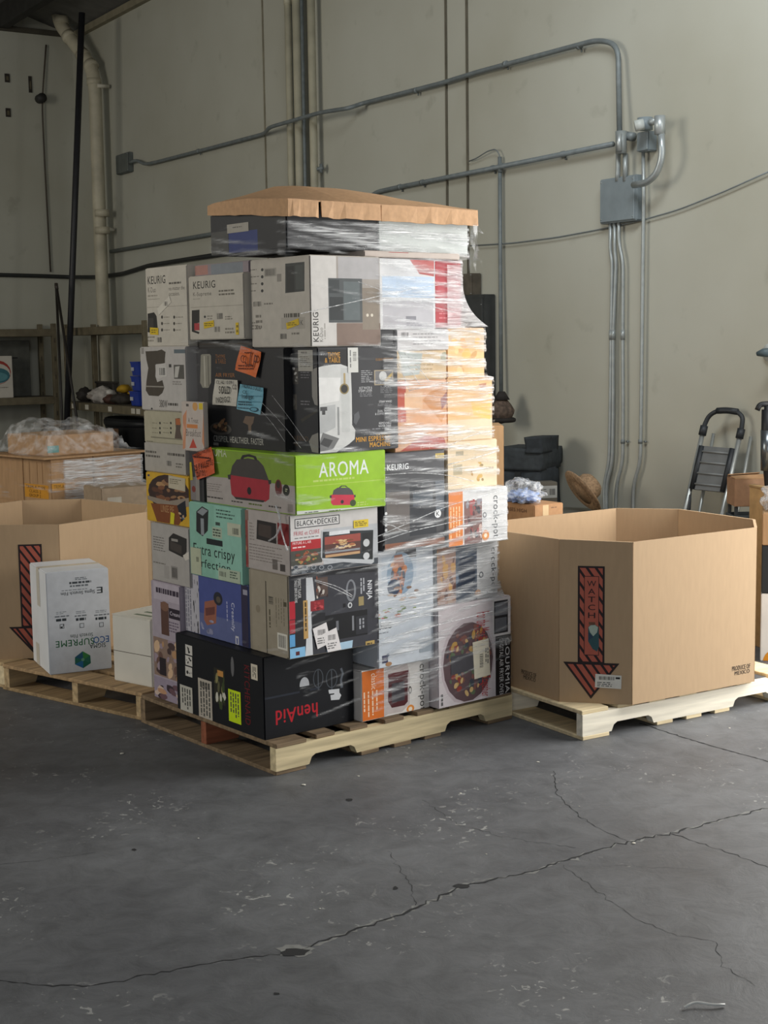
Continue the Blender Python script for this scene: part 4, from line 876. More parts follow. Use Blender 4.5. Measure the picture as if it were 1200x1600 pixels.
c.poly([(497, 574), (504, 572), (520, 569.5), (532, 569), (543, 573), (548, 581), (549.5, 620), (550, 664), (555, 672), (554, 686), (545, 694), (526, 710), (497, 711.5)], '#c9cac8'); c.poly([(497, 590), (532, 590), (530, 626), (497, 632)], '#dcdcda'); c.rect(533, 575, 546, 675, '#bfc1bf'); c.poly([(497, 636), (524, 632), (524, 668), (508, 676), (497, 678)], '#aeb0b0'); c.rect(500, 636, 511, 642, '#3a3a3c'); c.rect(503, 641, 508, 648, '#2c2c2e')
c.poly([(497, 690), (504, 676), (530, 685), (520, 702), (497, 706)], '#6f7070'); c.poly([(500, 694), (506, 684), (520, 688), (513, 700)], '#3c3d3e'); c.rect(527, 636, 530, 680, '#8c8e8e'); c.rect(536.5, 583, 539.5, 600, '#a99468'); c.ell(530.5, 599, 545, 616, '#8a7a50'); c.ell(532.5, 601, 543, 614, '#2b2a28')
c.text('15-BAR PRESSURE', 587, 559.5, 614, 563.5, '#b8823a'); c.rect(584.5, 578, 614, 601.5, '#a89a80'); c.rect(586, 579.5, 612.5, 600, '#6f6f70'); c.ell(592, 580, 604, 595, '#c5c6c4'); c.poly([(600, 594), (612, 582), (612, 587), (604, 597)], '#b39a5c')
c.lines(564, 578, 582, 598, 7, '#a9aaad', fill=.35); c.lines(594, 602, 613, 614, 5, '#85868a', fill=.3); c.text('HOT WATER &', 561, 604, 581, 608, '#d0d1d3'); c.text('STEAM LEVER', 560, 608.5, 581, 612.5, '#d0d1d3'); c.lines(562, 613, 581, 620, 3, '#85868a', fill=.35)
c.text('STEAM WAND', 592, 625.5, 612, 629, '#d8d9db'); c.lines(590, 630, 612, 634, 2, '#85868a', fill=.35); c.text('DUAL TAMPER', 590, 640, 611, 643.5, '#d8d9db'); c.text('& COFFEE SCOOP', 586, 644.5, 611, 648, '#d8d9db'); c.text('REMOVABLE', 592, 659, 611, 662.5, '#d8d9db'); c.text('WATER TANK', 591, 663.5, 611, 667, '#d8d9db'); c.lines(581, 668, 611, 671, 1, '#85868a')
c.poly([(552, 660), (553, 648), (560, 642), (562, 652), (556, 664)], '#54565a'); c.lines(587, 677, 611, 680, 1, '#a08a60'); c.text('MINI ESPRESSO', 556, 681.5, 609.5, 689, '#d39a34', bold=.04); c.text('MACHINE', 577.5, 690, 609.5, 697.5, '#d39a34', bold=.04); c.rect(598, 704, 609, 708.5, '#b9babc'); c.build('printed_picture')
c = b.face('R', .0022); c.rect(543, 541, 559, 582, '#cfcfca'); c.barcode(550, 547, 557, 566, paper=None, vert=True); c.lines(545, 547, 549, 576, 1, '#777', vert=True); c.build('barcode_label')
b = C_('mixer_box', 'white stand mixer picture carton on the left above the cream carton', (.12, .45), (.757, 1.13), (1.33, 1.597), '#b4b0ac')
c = b.sheet('L', b.col)
c.poly([(227.5, 549), (246, 548), (253, 546), (259, 550), (258, 560), (258, 568), (244, 569), (243, 588), (246, 597), (254, 594), (257, 606), (254, 614), (248, 619), (233, 618), (228, 610), (229, 596), (232, 575), (229, 562)], '#463f36'); c.poly([(243, 570), (259, 567), (259, 586), (250, 592), (244, 590)], '#c0bcb8'); c.barcode(248, 573, 260, 588, paper='#c6c3be', n=9); c.rect(228, 603, 256, 605, '#8c877e')
c.rect(272, 546, 290, 552, '#5f6a70'); c.rect(272, 570, 288, 592, '#55534e'); c.poly([(274, 573), (281, 572), (278, 590), (273, 590)], '#b9b6b0'); c.rect(264, 569, 268, 574, '#3a3836'); c.lines(270, 595, 289, 602, 2, '#88847f'); c.text('380W', 249.5, 625, 262, 636.5, '#4a4742', bold=.02); c.lines(263, 628, 283, 636, 1, '#4a4742'); c.rect(221, 541, 225, 553, '#8f8b86'); c.ell(236, 637, 239, 641, '#333'); c.build('printed_picture')
b = C_('kitchenware_box', 'orange and peach carton upper right beside the espresso machine carton', (.567, .838), (-.03, .35), (1.178, 1.455), '#d9a883')
c = b.sheet('R', b.col)
c.rect(620, 590, 634, 660, '#b5503c'); c.poly([(660, 625), (672, 612), (706, 604), (706, 640), (690, 660)], '#c98f5c'); c.poly([(688, 624), (706, 612), (706, 630), (690, 640)], '#8c4a44'); c.poly([(625, 706), (662, 680), (694, 684), (703, 704)], '#b05044'); c.text('Bonjuri', 657, 692, 690, 701, '#e0c0b0', rot=180); c.rect(632, 613, 660, 640, '#e0b894'); c.build('printed_picture')
b = C_('kitchenware_box', 'low tan carton stacked over the orange and peach carton', (.572, .838), (-.03, .35), (1.455, 1.57), '#cdb48e')
c = b.sheet('R', b.col); c.poly([(622, 548), (660, 552), (655, 585), (630, 588)], '#aab3b0'); c.ell(688, 550, 702, 564, '#8f8f70'); c.lines(640, 560, 690, 580, 3, '#a58c64', fill=.3); c.build('printed_picture')
b = C_('kitchenware_box', 'beige carton resting on the jutting slow cooker carton', (.845, 1.12), (-.02, .36), (1.008, 1.203), '#d8c4a4')
c = b.sheet('R', b.col); c.rect(712, 705, 724, 712, '#a39880'); c.rect(708, 726, 722, 742, '#b0a488'); c.blobs(735, 722, 757, 752, ['#b08a4c', '#c9a45c', '#8f7a4c'], 10, .3, 6, False); c.lines(740, 728, 775, 735, 1, '#a8977a'); c.build('printed_picture')
b = C_('kitchenware_box', 'golden tan carton high on the right edge of the stack', (.847, 1.095), (-.02, .36), (1.203, 1.453), '#dcb27c')
c = b.sheet('R', b.col); c.rect(700, 655, 772, 700, '#d6c3a4'); c.poly([(735, 625), (766, 615), (766, 655), (740, 650)], '#e2b45e'); c.poly([(748, 600), (760, 598), (758, 607), (750, 606)], '#b07a5a'); c.build('printed_picture')
b = C_('kitchenware_box', 'bright golden carton at the stepped right shoulder of the stack', (.85, 1.052), (-.02, .36), (1.453, 1.655), '#dcb57e')
c = b.sheet('R', b.col); c.rect(703, 515, 760, 540, '#cbb290'); c.blobs(702, 525, 756, 585, ['#e0b060', '#d0a066', '#e6c48c', '#c49658'], 16, .28, 71, False); c.build('printed_picture')
b = C_('storage_box', 'thin charcoal carton under the pale top-row coffee maker carton', (.49, .566), (-.035, .3), (1.587, 1.65), '#3a3b3e'); b.seam('R', .6)
b = C_('storage_box', 'flat pale carton lying below the white and blue carton', (.575, .843), (-.04, .3), (1.57, 1.65), '#c9c7c8')
c = b.sheet('R', b.col); c.barcode(625, 518, 640, 530, paper=None); c.lines(645, 519, 690, 540, 4, '#8a888a', fill=.3); c.build('printed_picture'); b.seam('R', .3)
b = C_('storage_box', 'dark filler slab in the shaded gap between the black air fryer carton and the top row', (.165, .48), (.335, .74), (1.587, 1.622), '#3a3836'); b.seam('L', .5)  # added slab, coloured dark for the recessed gap under the top row
# ---- top row
b = C_('coffee_maker_box', 'leftmost white coffee maker carton of the top row', (.13, .42), (.747, 1.08), (1.597, 1.925), '#bfb9ad')
c = b.sheet('L', b.col)
c.text('KEURIG', 231, 431, 258.5, 443.5, '#2c2a27', bold=.02); c.text('K-Duo', 231.5, 449, 243.5, 457, '#5a564e'); c.lines(231, 460, 250, 464, 1, '#8f897d'); c.lines(264, 439, 285, 445, 1, '#5a564e'); c.text('no matter the', 264, 447, 288.5, 453, '#4c4841'); c.text('occasion.', 264, 456, 281, 462, '#4c4841'); c.rect(231, 467, 250, 467.8, '#8a8478'); c.rect(230, 478.5, 294, 479.3, '#9a9488')
c.poly([(231, 490), (241, 488), (245, 494), (247, 516), (242, 521), (231, 519)], '#24221f'); c.rect(232, 497, 240, 512, '#3a3733')
for x in (252, 271):
    for y in (493, 503, 513): c.ell(x, y, x+3, y+5, '#3b3832'); c.lines(x+4, y+1, x+15, y+4, 1, '#8f897d')
c.barcode(245, 526, 254, 536, paper=None, n=9); c.lines(231, 524, 242, 535, 2, '#8f897d'); c.build('printed_picture')
c = b.face('L', .0022); c.rect(246, 472, 268, 483, '#cfcabe', .45); c.barcode(256, 470, 263, 479, paper=None, n=6); c.build('barcode_label')
c = b.face('L', .0022); c.rect(235, 512, 248, 523, '#d2b21e', -.05); c.lines(237, 514, 246, 521, 2, '#7a6a1c'); c.build('sticker', 'yellow sticker')
b = C_('coffee_maker_box', 'second white coffee maker carton from the left in the top row with a red picture', (.13, .42), (.335, .735), (1.622, 1.875), '#bab4a8')
c = b.sheet('L', b.col)
c.text('KEURIG', 302, 439, 336.5, 450.5, '#2c2a27', bold=.02); c.text('K-Supreme', 302, 456, 330.5, 464, '#4c4841'); c.lines(302, 466, 318, 468, 1, '#8f897d'); c.lines(342, 451, 374, 462, 2, '#6a655b', fill=.5); c.rect(298, 478, 380, 479, '#9a9488')
c.poly([(300, 485), (312, 484), (312, 504), (304, 506), (304, 516), (312, 519), (311, 522), (300, 518)], '#2a2826'); c.rect(304, 505, 312, 516, '#a83a3e'); c.barcode(338, 488, 350, 500, paper=None, n=9); c.barcode(334, 509, 346, 520, paper=None, n=9); c.lines(352, 493, 366, 500, 2, '#7c766b'); c.lines(352, 511, 366, 522, 2, '#7c766b'); c.ell(319, 493, 322, 497, '#333'); c.lines(324, 492, 332, 500, 2, '#8f897d'); c.build('printed_picture')
for (x0, y0, x1, y1, t) in ((319, 502, 335, 512, .1), (369, 504, 373.5, 523, .0)):
    c = b.face('L', .0022); c.rect(x0, y0, x1, y1, '#d2b21e', t); c.lines(x0+1, y0+2, x1-1, y1-2, 2, '#7a6a1c'); c.build('sticker', 'yellow sticker')
b = C_('storage_box', 'flat pinkish carton lying on the second carton of the top row', (.16, .42), (.338, .733), (1.875, 1.921), '#8f8388')
c = b.sheet('L', b.col); c.rect(297, 414, 325, 430, '#a87c72'); c.rect(330, 410, 380, 430, '#7f858c'); c.build('printed_picture')
b = C_('coffee_maker_box', 'widest coffee maker carton of the top row at the near corner', (.157, .483), (-.06, .325), (1.589, 1.92), '#b8b2a8')
b.seam('L', .52)
c = b.sheet('L', b.col)
c.poly([(446, 412), (476, 409), (476, 455), (446, 458)], '#3e4140'); c.rect(448, 416, 460, 456, '#2e302f'); c.rect(462, 414, 474, 452, '#4a4e4c')
for y in (419, 430, 441, 452): c.ell(408, y, 412, y+5, '#333'); c.lines(389, y+1, 405, y+4, 1, '#77726a')
c.barcode(413, 419, 432, 432, '#55524d', '#9d988f'); c.rect(433, 428, 440, 440, '#8b867e'); c.barcode(395, 470, 411, 480, paper=None, n=10); c.lines(413, 472, 427, 477, 1, '#77726a'); c.lines(400, 490, 410, 515, 3, '#77726a'); c.lines(444, 489, 476, 496, 1, '#5c5850', fill=.9); c.rect(440, 496, 477, 514, '#a8a298'); c.text('K', 470, 500, 474, 508, '#333'); c.lines(388, 502, 410, 516, 3, '#77726a', fill=.4); c.barcode(437, 520, 450, 531, paper=None, n=10); c.lines(456, 518, 474, 524, 1, '#77726a'); c.build('printed_picture')
c = b.face('L', .0022); c.rect(448, 501, 468, 511, '#d2b21e', .2); c.lines(450, 503, 466, 509, 2, '#7a6a1c'); c.build('sticker', 'yellow sticker')
c = b.sheet('R', b.col)
c.rect(485, 395, 527, 542, '#c9c6c2'); c.rect(526, 395, 596, 542, '#9c958e'); c.rect(528, 402, 592, 436, '#a9a7a8'); c.rect(513, 435, 566, 504, '#4b5052'); c.rect(514, 437, 530, 458, '#33393b'); c.rect(515, 464, 536, 500, '#2c3133'); c.rect(537, 440, 562, 500, '#5d6668'); c.rect(526, 505, 594, 540, '#7d6a5f'); c.rect(566, 450, 592, 515, '#857a6d'); c.ell(572, 490, 576, 495, '#d0c8b8'); c.ell(579, 490, 583, 495, '#d0c8b8')
c.text('KEURIG', 489, 488, 497.5, 534, '#33312f', rot=90, bold=.03); c.text('K-Duo', 499, 512, 504.5, 534, '#6a6762', rot=90); c.lines(506, 505, 509, 534, 1, '#99958f', vert=True); c.build('printed_picture')
b = C_('appliance_box', 'white carton with pale blue panel in the top row', (.492, .775), (-.04, .33), (1.65, 1.918), '#cfd0d2')
c = b.sheet('R', b.col); c.rect(597, 432, 678, 465, '#b9cbe0'); c.rect(598, 470, 677, 512, '#b4b3b8'); c.rect(634, 494, 650, 500, '#7e7e86'); c.lines(635, 503, 665, 510, 2, '#8f8f96'); c.poly([(640, 405), (678, 402), (678, 432), (655, 428)], '#b05a58'); c.build('printed_picture')
b = C_('appliance_box', 'red carton at the right end of the top row', (.78, .918), (-.03, .33), (1.655, 1.918), '#a8323c')
c = b.sheet('R', b.col); c.rect(684, 440, 716, 470, '#b64a54'); c.lines(686, 480, 714, 500, 3, '#c87078', fill=.3); c.build('printed_picture')
b = C_('storage_box', 'thin red and white carton sticking out beneath the capped top box', (.42, .90), (-.045, .40), (1.92, 1.944), '#b9ada4')
c = b.sheet('R', b.col); c.rect(607, 380, 638, 395, '#9c2a30'); c.rect(668, 380, 690, 395, '#b03a40'); c.build('printed_picture')
b = C_('appliance_box', 'black carton with a blue panel under the cardboard cap', (.10, .52), (.0, .51), (1.944, 2.10), '#2b2c2f')
c = b.sheet('L', b.col); c.rect(358, 361, 403, 412, '#2f3c72'); c.rect(330, 362, 357, 412, '#4a4a48'); c.build('printed_picture')
c = b.face('L', .0022); c.rect(355.5, 349, 389, 363, '#9f9a90'); c.lines(364, 353, 384, 356, 1, '#55514a'); c.build('label_slip')
b = C_('appliance_box', 'white carton under the right half of the cardboard cap', (.525, .985), (.0, .51), (1.944, 2.10), '#c4cac8')

# ---- cardboard cap over the top boxes
CAP = PILE
root = thing('cardboard_tray', 'bent cardboard tray capping the wrapped stack', 'lid', PILE.w(.56, .26, 2.05), PILE.a)
U0, U1, V0, V1 = .09, 1.006, -.035, .505
CAPM = M('#bb946e', .75, .05, 50, .05)
def cap_z(u, v):
    a = max(0, min(1, (v-V0)/.45)); e = max(0, 1-max(0, v-.45)/.12)
    x = (u-U0)/(U1-U0); prof = min(1, .25+2.6*x) if x < .29 else max(.3, 1-(x-.55)*1.0) if x > .55 else 1
    return 2.118+.098*prof*math.sin(a*math.pi/2)*(.4+.6*e)+.004*mnoise.noise(Vector((u*7, v*7, 1)))
NU, NV = 28, 16; v, f = [], []
for i in range(NU+1):
    for j in range(NV+1):
        u_, v_ = U0+(U1-U0)*i/NU, V0+(V1-V0)*j/NV; v.append(loc_of(root, PILE.w(u_, v_, cap_z(u_, v_))))
for i in range(NU):
    for j in range(NV): a = i*(NV+1)+j; f.append((a, a+NV+1, a+NV+2, a+1))
o = mesh('cap_top', v, f, CAPM, parent=root); sm = o.modifiers.new('thickness', 'SOLIDIFY'); sm.thickness = .005; sm.offset = -1
def skirt(name, pts, zlow, seed):
    rnd = random.Random(seed); v, f = [], []
    for k, (u_, v_) in enumerate(pts):
        j = rnd.uniform(-.0025, .0025); zt = cap_z(u_, v_)
        dn = Vector((0, -1)) if name.endswith('front') else Vector((-1, 0))
        v += [loc_of(root, PILE.w(u_+dn.x*(.002+j), v_+dn.y*(.002+j), zlow(u_, v_)+j)), loc_of(root, PILE.w(u_, v_, zt))]
        if k: f.append((2*k-2, 2*k, 2*k+1, 2*k-1))
    o = mesh('cap_flap', v, f, CAPM, parent=root); sm = o.modifiers.new('thickness', 'SOLIDIFY'); sm.thickness = .005; return o
def run(u0, v0, u1, v1, n): return [(u0+(u1-u0)*i/n, v0+(v1-v0)*i/n) for i in range(n+1)]
zl = lambda u_, v_: 2.056+.045*max(0, (v_-V0)/.55)-.0*u_
skirt('flap_front', run(U0, V0, .22, V0, 8), zl, 1); skirt('flap_front', run(.232, V0, .51, V0, 10), zl, 2); skirt('flap_front', run(.514, V0, U1, V0, 14), zl, 3)
skirt('flap_left', run(U0, V0, U0, V1, 14), zl, 4); skirt('flap_left', run(U1, V0, U1, V1, 10), zl, 5); skirt('flap_front', run(U0, V1, U1, V1, 10), zl, 6)

# ================================================================== NOTES STUCK ON THE WRAP
def note(name, label, corners, uplane, col, draw, cat='note'):
    p0 = PILE.w(uplane, 0, 0); n = -PILE.u
    P = [on_plane(x, y, p0, n) for x, y in corners]; base = min(P, key=lambda q: q.z)
    root = thing(name, label, cat, base, PILE.a)
    N_ = 6; v, f = [], []
    for i in range(N_+1):
        for j in range(N_+1):
            a = P[3].lerp(P[2], i/N_); b_ = P[0].lerp(P[1], i/N_); q = a.lerp(b_, j/N_)
            q = q+n*(.0025*math.sin(i*1.3+j*.8)+.001*((i-3)**2+(j-3)**2)/9); v.append(loc_of(root, q))
    for i in range(N_):
        for j in range(N_): k = i*(N_+1)+j; f.append((k, k+N_+1, k+N_+2, k+1))
    o = mesh('paper_sheet', v, f, M(col, .6, .04, 20), parent=root); sm = o.modifiers.new('thickness', 'SOLIDIFY'); sm.thickness = .0008
    c = Canvas(root, p0, -PILE.v, n, None, .0062); draw(c); c.build('handwriting')
    return root
def d1(c): c.lines(384, 549, 396, 553, 1, '#6a2c14'); c.text('LP', 392, 553, 404, 574, '#5c2612', bold=-.01, tilt=-.3); c.text('CL', 378, 556, 390, 568, '#5c2612', tilt=-.3); c.lines(374, 569, 400, 578, 2, '#6a2c14')
note('orange_note', 'large orange paper note stuck high on the black air fryer carton', [(376, 540), (408.5, 550), (401, 590), (368, 578)], .128, '#d0662c', d1)
def d2(c): c.text('CL AU 10.09', 340, 594.5, 364, 600, '#2b2b28', bold=.0); c.text('SOLD', 344, 603.5, 361, 615, '#222220', bold=.03); c.text('INDIGO', 339, 620, 361, 629, '#2b2b28', tilt=.06); c.text('C2', 365, 601, 371.5, 608, '#2b2b28', tilt=.1)
note('sold_slip', 'white slip marked SOLD beside the blue note', [(336, 592), (371.5, 594), (370.5, 635), (332.5, 632)], .128, '#bdb9ae', d2)
def d3(c): c.text('INDIGO SOLD', 380, 601, 409, 608, '#1e2c34', tilt=-.1); c.text('CL', 381, 610, 389, 615, '#1e2c34', bold=.0); c.text('Indigo', 380, 616, 397, 625, '#1e2c34', bold=.02); c.lines(374, 626, 400, 634, 2, '#2c4450', fill=.5); c.lines(373, 636, 392, 639, 1, '#3a5664'); c.ell(392, 636, 405, 643, '#2a4450'); c.ell(393.5, 637, 403.5, 642, '#5f98ac'); c.rect(374, 618, 410, 618.6, '#3f7488'); c.rect(374, 627, 410, 627.6, '#3f7488')
note('blue_note', 'pale blue form stuck beside the white sold slip', [(375, 600), (412, 606), (408, 648), (370.5, 639)], .128, '#6aa5b9', d3)
def d4(c): c.text('PO#B274538?', 302, 703, 329, 711, '#4a1a0c', tilt=.28); c.lines(304, 712, 331, 717, 1, '#4a1a0c'); c.text('25 PALLETS', 305, 722, 333, 731, '#401608', bold=.03, tilt=.25); c.text('20/7/21', 308, 735, 322, 744, '#401608', bold=.02, tilt=.2)
note('orange_note', 'orange pallet note stuck at the corner of the green roaster carton', [(300.5, 711), (330.5, 698), (337, 739), (309, 750)], .055, '#c8562c', d4)

# ================================================================== STRETCH FILM
def film(name, label, fr, rects, centre, zr, dz, keep, seed=0, n=300, blur=.05, smooth_off=.006, matpick=None):
    cu, cv_ = centre; zs = []; z = zr[0]
    while z <= zr[1]: zs.append(z); z += dz
    R = []
    for z in zs:
        row = []
        pts = []
        for (u0, u1, v0, v1, z0, z1) in rects:
            if z0-.004 <= z <= z1+.004: pts += [(u0, v0), (u1, v0), (u1, v1), (u0, v1)]
        if not pts: R.append(None); continue
        pts = sorted(set(pts))
        def half(ps):
            h = []
            for p in ps:
                while len(h) > 1 and (h[-1][0]-h[-2][0])*(p[1]-h[-2][1])-(h[-1][1]-h[-2][1])*(p[0]-h[-2][0]) <= 0: h.pop()
                h.append(p)
            return h
        lo = half(pts); hi = half(pts[::-1]); hull = lo[:-1]+hi[:-1]
        for k in range(n):
            a = 2*math.pi*k/n; dx, dy = math.cos(a), math.sin(a); best = 0
            for i in range(len(hull)):
                p, q = hull[i], hull[(i+1) % len(hull)]; ex, ey = q[0]-p[0], q[1]-p[1]; den = dx*ey-dy*ex
                if abs(den) < 1e-9: continue
                t = ((p[0]-cu)*ey-(p[1]-cv_)*ex)/den; s = ((p[0]-cu)*dy-(p[1]-cv_)*dx)/den
                if t > 0 and -1e-6 <= s <= 1+1e-6: best = max(best, t)
            row.append(best)
        R.append(row)
    last = None
    for i in range(len(R)):
        if R[i] is None: R[i] = last
        last = R[i]
    nz_ = len(zs); bw = max(1, int(blur/dz))
    S = []
    for i in range(nz_):
        row = []
        for k in range(n):
            w = wsum = 0
            for j in range(-2*bw, 2*bw+1):
                ii = min(nz_-1, max(0, i+j)); g = math.exp(-(j/bw)**2); w += g; wsum += g*R[ii][k]
            row.append(max(R[i][k], wsum/w))
        S.append(row)
    V_, F_, I_ = [], [], []; root = thing(name, label, 'plastic wrap', fr.w(cu, cv_, zr[0]), fr.a)
    cov = {}
    for i in range(nz_):
        for k in range(n):
            a = 2*math.pi*k/n; cov[(i, k)] = keep(cu+math.cos(a)*S[i][k], cv_+math.sin(a)*S[i][k], zs[i])
    idx = {}; CV = []
    def vert(i, k):
        k %= n
        if (i, k) in idx: return idx[(i, k)]
        a = 2*math.pi*k/n; r = S[i][k]+smooth_off
        x, y = cu+math.cos(a)*r, cv_+math.sin(a)*r
        w = .004*mnoise.noise(Vector((x*4, y*4, zs[i]*45+seed)))+.0045*mnoise.noise(Vector((x*2.2+3, y*2.2, (zs[i]+.25*x)*80)))
        x += math.cos(a)*(w+.003); y += math.sin(a)*(w+.003)
        idx[(i, k)] = len(V_); V_.append(loc_of(root, fr.w(x, y, zs[i]))); CV.append(cov[(i, k)]); return idx[(i, k)]
    for i in range(nz_-1):
        for k in range(n):
            if cov[(i, k)]+cov[(i, (k+1) % n)]+cov[(i+1, k)]+cov[(i+1, (k+1) % n)] > .12:
                F_.append((vert(i, k), vert(i, k+1), vert(i+1, k+1), vert(i+1, k)))
    o = mesh('film_sheet', V_, F_, [FILM], parent=root, smooth=True); o['kind'] = 'stuff'
    at = o.data.attributes.new('cover', 'FLOAT', 'POINT'); at.data.foreach_set('value', CV)
    return root
def streak(x, y, z, sl, f1=2.2, f2=46, s=0.0):
    t = x-y
    return mnoise.noise(Vector((t*f1+s, (z+sl*t)*f2, s)))*.65+mnoise.noise(Vector((t*f1*3.1+s, (z+sl*t*1.4)*f2*2.1, s+5)))*.35
rects = []
for o in list(COL.objects):
    pass
PR = [(.03, .36, .712, .945, DECK, .625), (0, .425, .07, .705, DECK, .44), (.432, .782, .03, .4, DECK, .325), (.787, 1.195, -.02, .45, DECK, .54), (.05, .478, -.03, .228, .44, .755), (.05, .42, .236, .705, .44, .685), (.495, .79, 0, .4, .33, .795), (.8, 1.14, 0, .35, .54, .782),
      (.04, .4, .642, .945, .625, .868), (.04, .42, .252, .636, .685, .98), (.05, .463, -.05, .245, .755, .98), (.47, .805, -.05, .35, .8, 1.178), (.812, 1.14, -.06, .3, .785, 1.008), (.06, .42, .662, 1.01, .868, 1.075), (.066, .488, -.07, .54, .98, 1.198),
      (.08, .42, .712, 1.05, 1.075, 1.33), (.14, .52, .09, .75, 1.198, 1.587), (.173, .55, -.075, .086, 1.198, 1.587), (.12, .45, .757, 1.13, 1.33, 1.597), (.567, .838, -.03, .35, 1.178, 1.57), (.845, 1.12, -.02, .36, 1.008, 1.203), (.847, 1.095, -.02, .36, 1.203, 1.453), (.85, 1.052, -.02, .36, 1.453, 1.655), (.575, .843, -.04, .3, 1.57, 1.65),
      (.13, .42, .747, 1.08, 1.597, 1.925), (.13, .42, .335, .735, 1.622, 1.92), (.157, .483, -.06, .325, 1.589, 1.92), (.492, .775, -.04, .33, 1.65, 1.918), (.78, .918, -.03, .33, 1.655, 1.918), (.1, .985, 0, .51, 1.93, 2.055)]
def keep1(x, y, z):  # white coverage paints glare on the film along with its clouding
    if z > 2.05: return 0
    right = y < .05 and x > .05          # the side turned to the dock door
    s = streak(x, y, z, -.14 if z < .9 else .10, s=z*.2)
    if right:
        th = .42
        if x > .48: th = .10
        if x > .55 and z > 1.2: th = .02
        if x > .45 and .62 < z < .80: th = .0
        if .55 < z < .72 and x > .45: th = -.05
        if x > .8 and z < .35: th = .34
        if z > 1.93: th = -.05
        if 1.18 < z < 1.22 or .74 < z < .775 or 1.56 < z < 1.60: th = min(th, .10)
        if x < .48 and z < .45: th = .36
        if .16 < x < .48 and 1.6 < z < 1.9: th = .30
        return max(0, min(1, (s-th+(.19 if x > .46 else .12))*2.2))
    th = .46
    if y < .3 and 1.18 < z < 1.34: th = .20
    if z > 1.93: th = .1
    if 1.57 < z < 1.62: th = .2
    if y < .3 and .42 < z < .47: th = .15
    if x > .3: th = .1
    return max(0, min(.7, (s-th)*2.0))
film('stretch_film', 'clear stretch film streaked around the tall stack of appliance boxes', PILE, PR, (.52, .42), (.16, 2.06), .0062, keep1, n=320, blur=.06)
# film drawn in a curve from the red carton down to the stepped shoulder below it
br = thing('film_web', 'curved web of film stretched from the red carton down to the golden shoulder carton', 'plastic wrap', PILE.w(.95, 0, 1.656), PILE.a)
def web_u(z): return .921+.140*max(0, (1.88-z)/.222)**3.2
for v0_, nm in ((-.036, 'front_web'), ):
    v, f = [], []; NZ, NX = 22, 8
    for i in range(NZ+1):
        z = 1.659+(1.90-1.659)*i/NZ
        for j in range(NX+1):
            u_ = .84+(web_u(z)-.84)*j/NX; v.append(loc_of(br, PILE.w(u_, v0_+.002*mnoise.noise(Vector((u_*20, z*30, 0))), z)))
    for i in range(NZ):
        for j in range(NX): a = i*(NX+1)+j; f.append((a, a+1, a+NX+2, a+NX+1))
    mesh(nm, v, f, film_mat('film_web_sheet', .3, .7, .22, .55, (1, 1, 8)), parent=br, smooth=True)
v, f = [], []
for i in range(23):
    z = 1.659+(1.90-1.659)*i/22
    for j in range(9): v.append(loc_of(br, PILE.w(web_u(z), -.036+.38*j/8, z)))
for i in range(22):
    for j in range(8): a = i*9+j; f.append((a, a+1, a+10, a+9))
mesh('side_web', v, f, film_mat('film_web_side', .3, .7, .12, .45, (1, 1, 8)), parent=br, smooth=True)
# twisted film ropes and modelled glints round the stack, and loose tails at the cap
ropes = thing('film_ropes', 'twisted film strands and modelled glints across the tall stack', 'plastic wrap', PILE.w(.5, 0, .3), PILE.a)
def rope(pts, plane, r=.003):
    P = []
    for (x, y) in pts:
        if plane[0] == 'v': q = on_plane(x, y, PILE.w(0, plane[1], 0), -PILE.v)
        else: q = on_plane(x, y, PILE.w(plane[1], 0, 0), -PILE.u)
        P.append(q)
    Q = fillet(P, .1, 4); rr = [r*(.6+.6*abs(mnoise.noise(q*9))) for q in Q]
    v, f = tube_data(Q, rr, 6); mesh('strand', [loc_of(ropes, p) for p in v], f, FILMROPE, parent=ropes, smooth=True)
FILMROPE = film_mat('film_strand', .3, .7, .15, .75, (6, 6, 6))
for pts, pl, r in (([(590, 838), (650, 812), (700, 790), (790, 765)], ('v', -.085), .0022), ([(600, 742), (650, 738), (700, 742), (740, 752)], ('v', -.085), .002), ([(600, 820), (612, 820), (625, 828), (637, 830)], ('v', -.075), .0026),
                   ([(590, 848), (640, 830), (697, 818), (740, 808), (790, 813)], ('v', -.088), .002), ([(700, 697), (735, 680), (773, 672)], ('v', -.05), .003), ([(700, 726), (740, 716), (774, 706)], ('v', -.05), .003), ([(640, 610), (700, 597), (735, 595), (768, 592)], ('v', -.06), .003),
                   ([(622, 550), (640, 575), (655, 600)], ('v', -.06), .003), ([(632, 552), (655, 575), (672, 598)], ('v', -.06), .0025), ([(618, 560), (630, 585), (640, 612)], ('v', -.06), .003), ([(492, 908), (520, 918), (550, 933)], ('v', -.06), .0022), ([(492, 906), (530, 917), (551, 931)], ('v', -.062), .002),
                   ([(470, 490), (560, 470), (640, 452), (718, 440)], ('v', -.085), .0018), ([(560, 440), (640, 470), (718, 490)], ('v', -.085), .0018), ([(590, 930), (690, 926), (778, 925)], ('v', -.06), .002), ([(590, 1000), (690, 975), (770, 955)], ('v', -.06), .0025), ([(590, 955), (680, 962), (690, 962)], ('v', -.06), .002),
                   ([(431, 790), (437, 806), (438, 822), (443, 842), (449, 860)], ('u', .03), .004), ([(420, 845), (432, 838), (438, 822)], ('u', .03), .005), ([(402, 636), (425, 660), (445, 690)], ('u', .11), .0009), ([(410, 630), (440, 660), (470, 700)], ('u', .11), .001), ([(425, 618), (450, 650), (478, 690)], ('u', .11), .0009)):  # the three thinnest strands are glints on the film, modelled as tubes
    rope(pts, pl, r)
tails = thing('film_tail', 'torn film tails hanging off the right end of the cardboard cap', 'plastic wrap', PILE.w(1.03, -.03, 1.86), PILE.a)
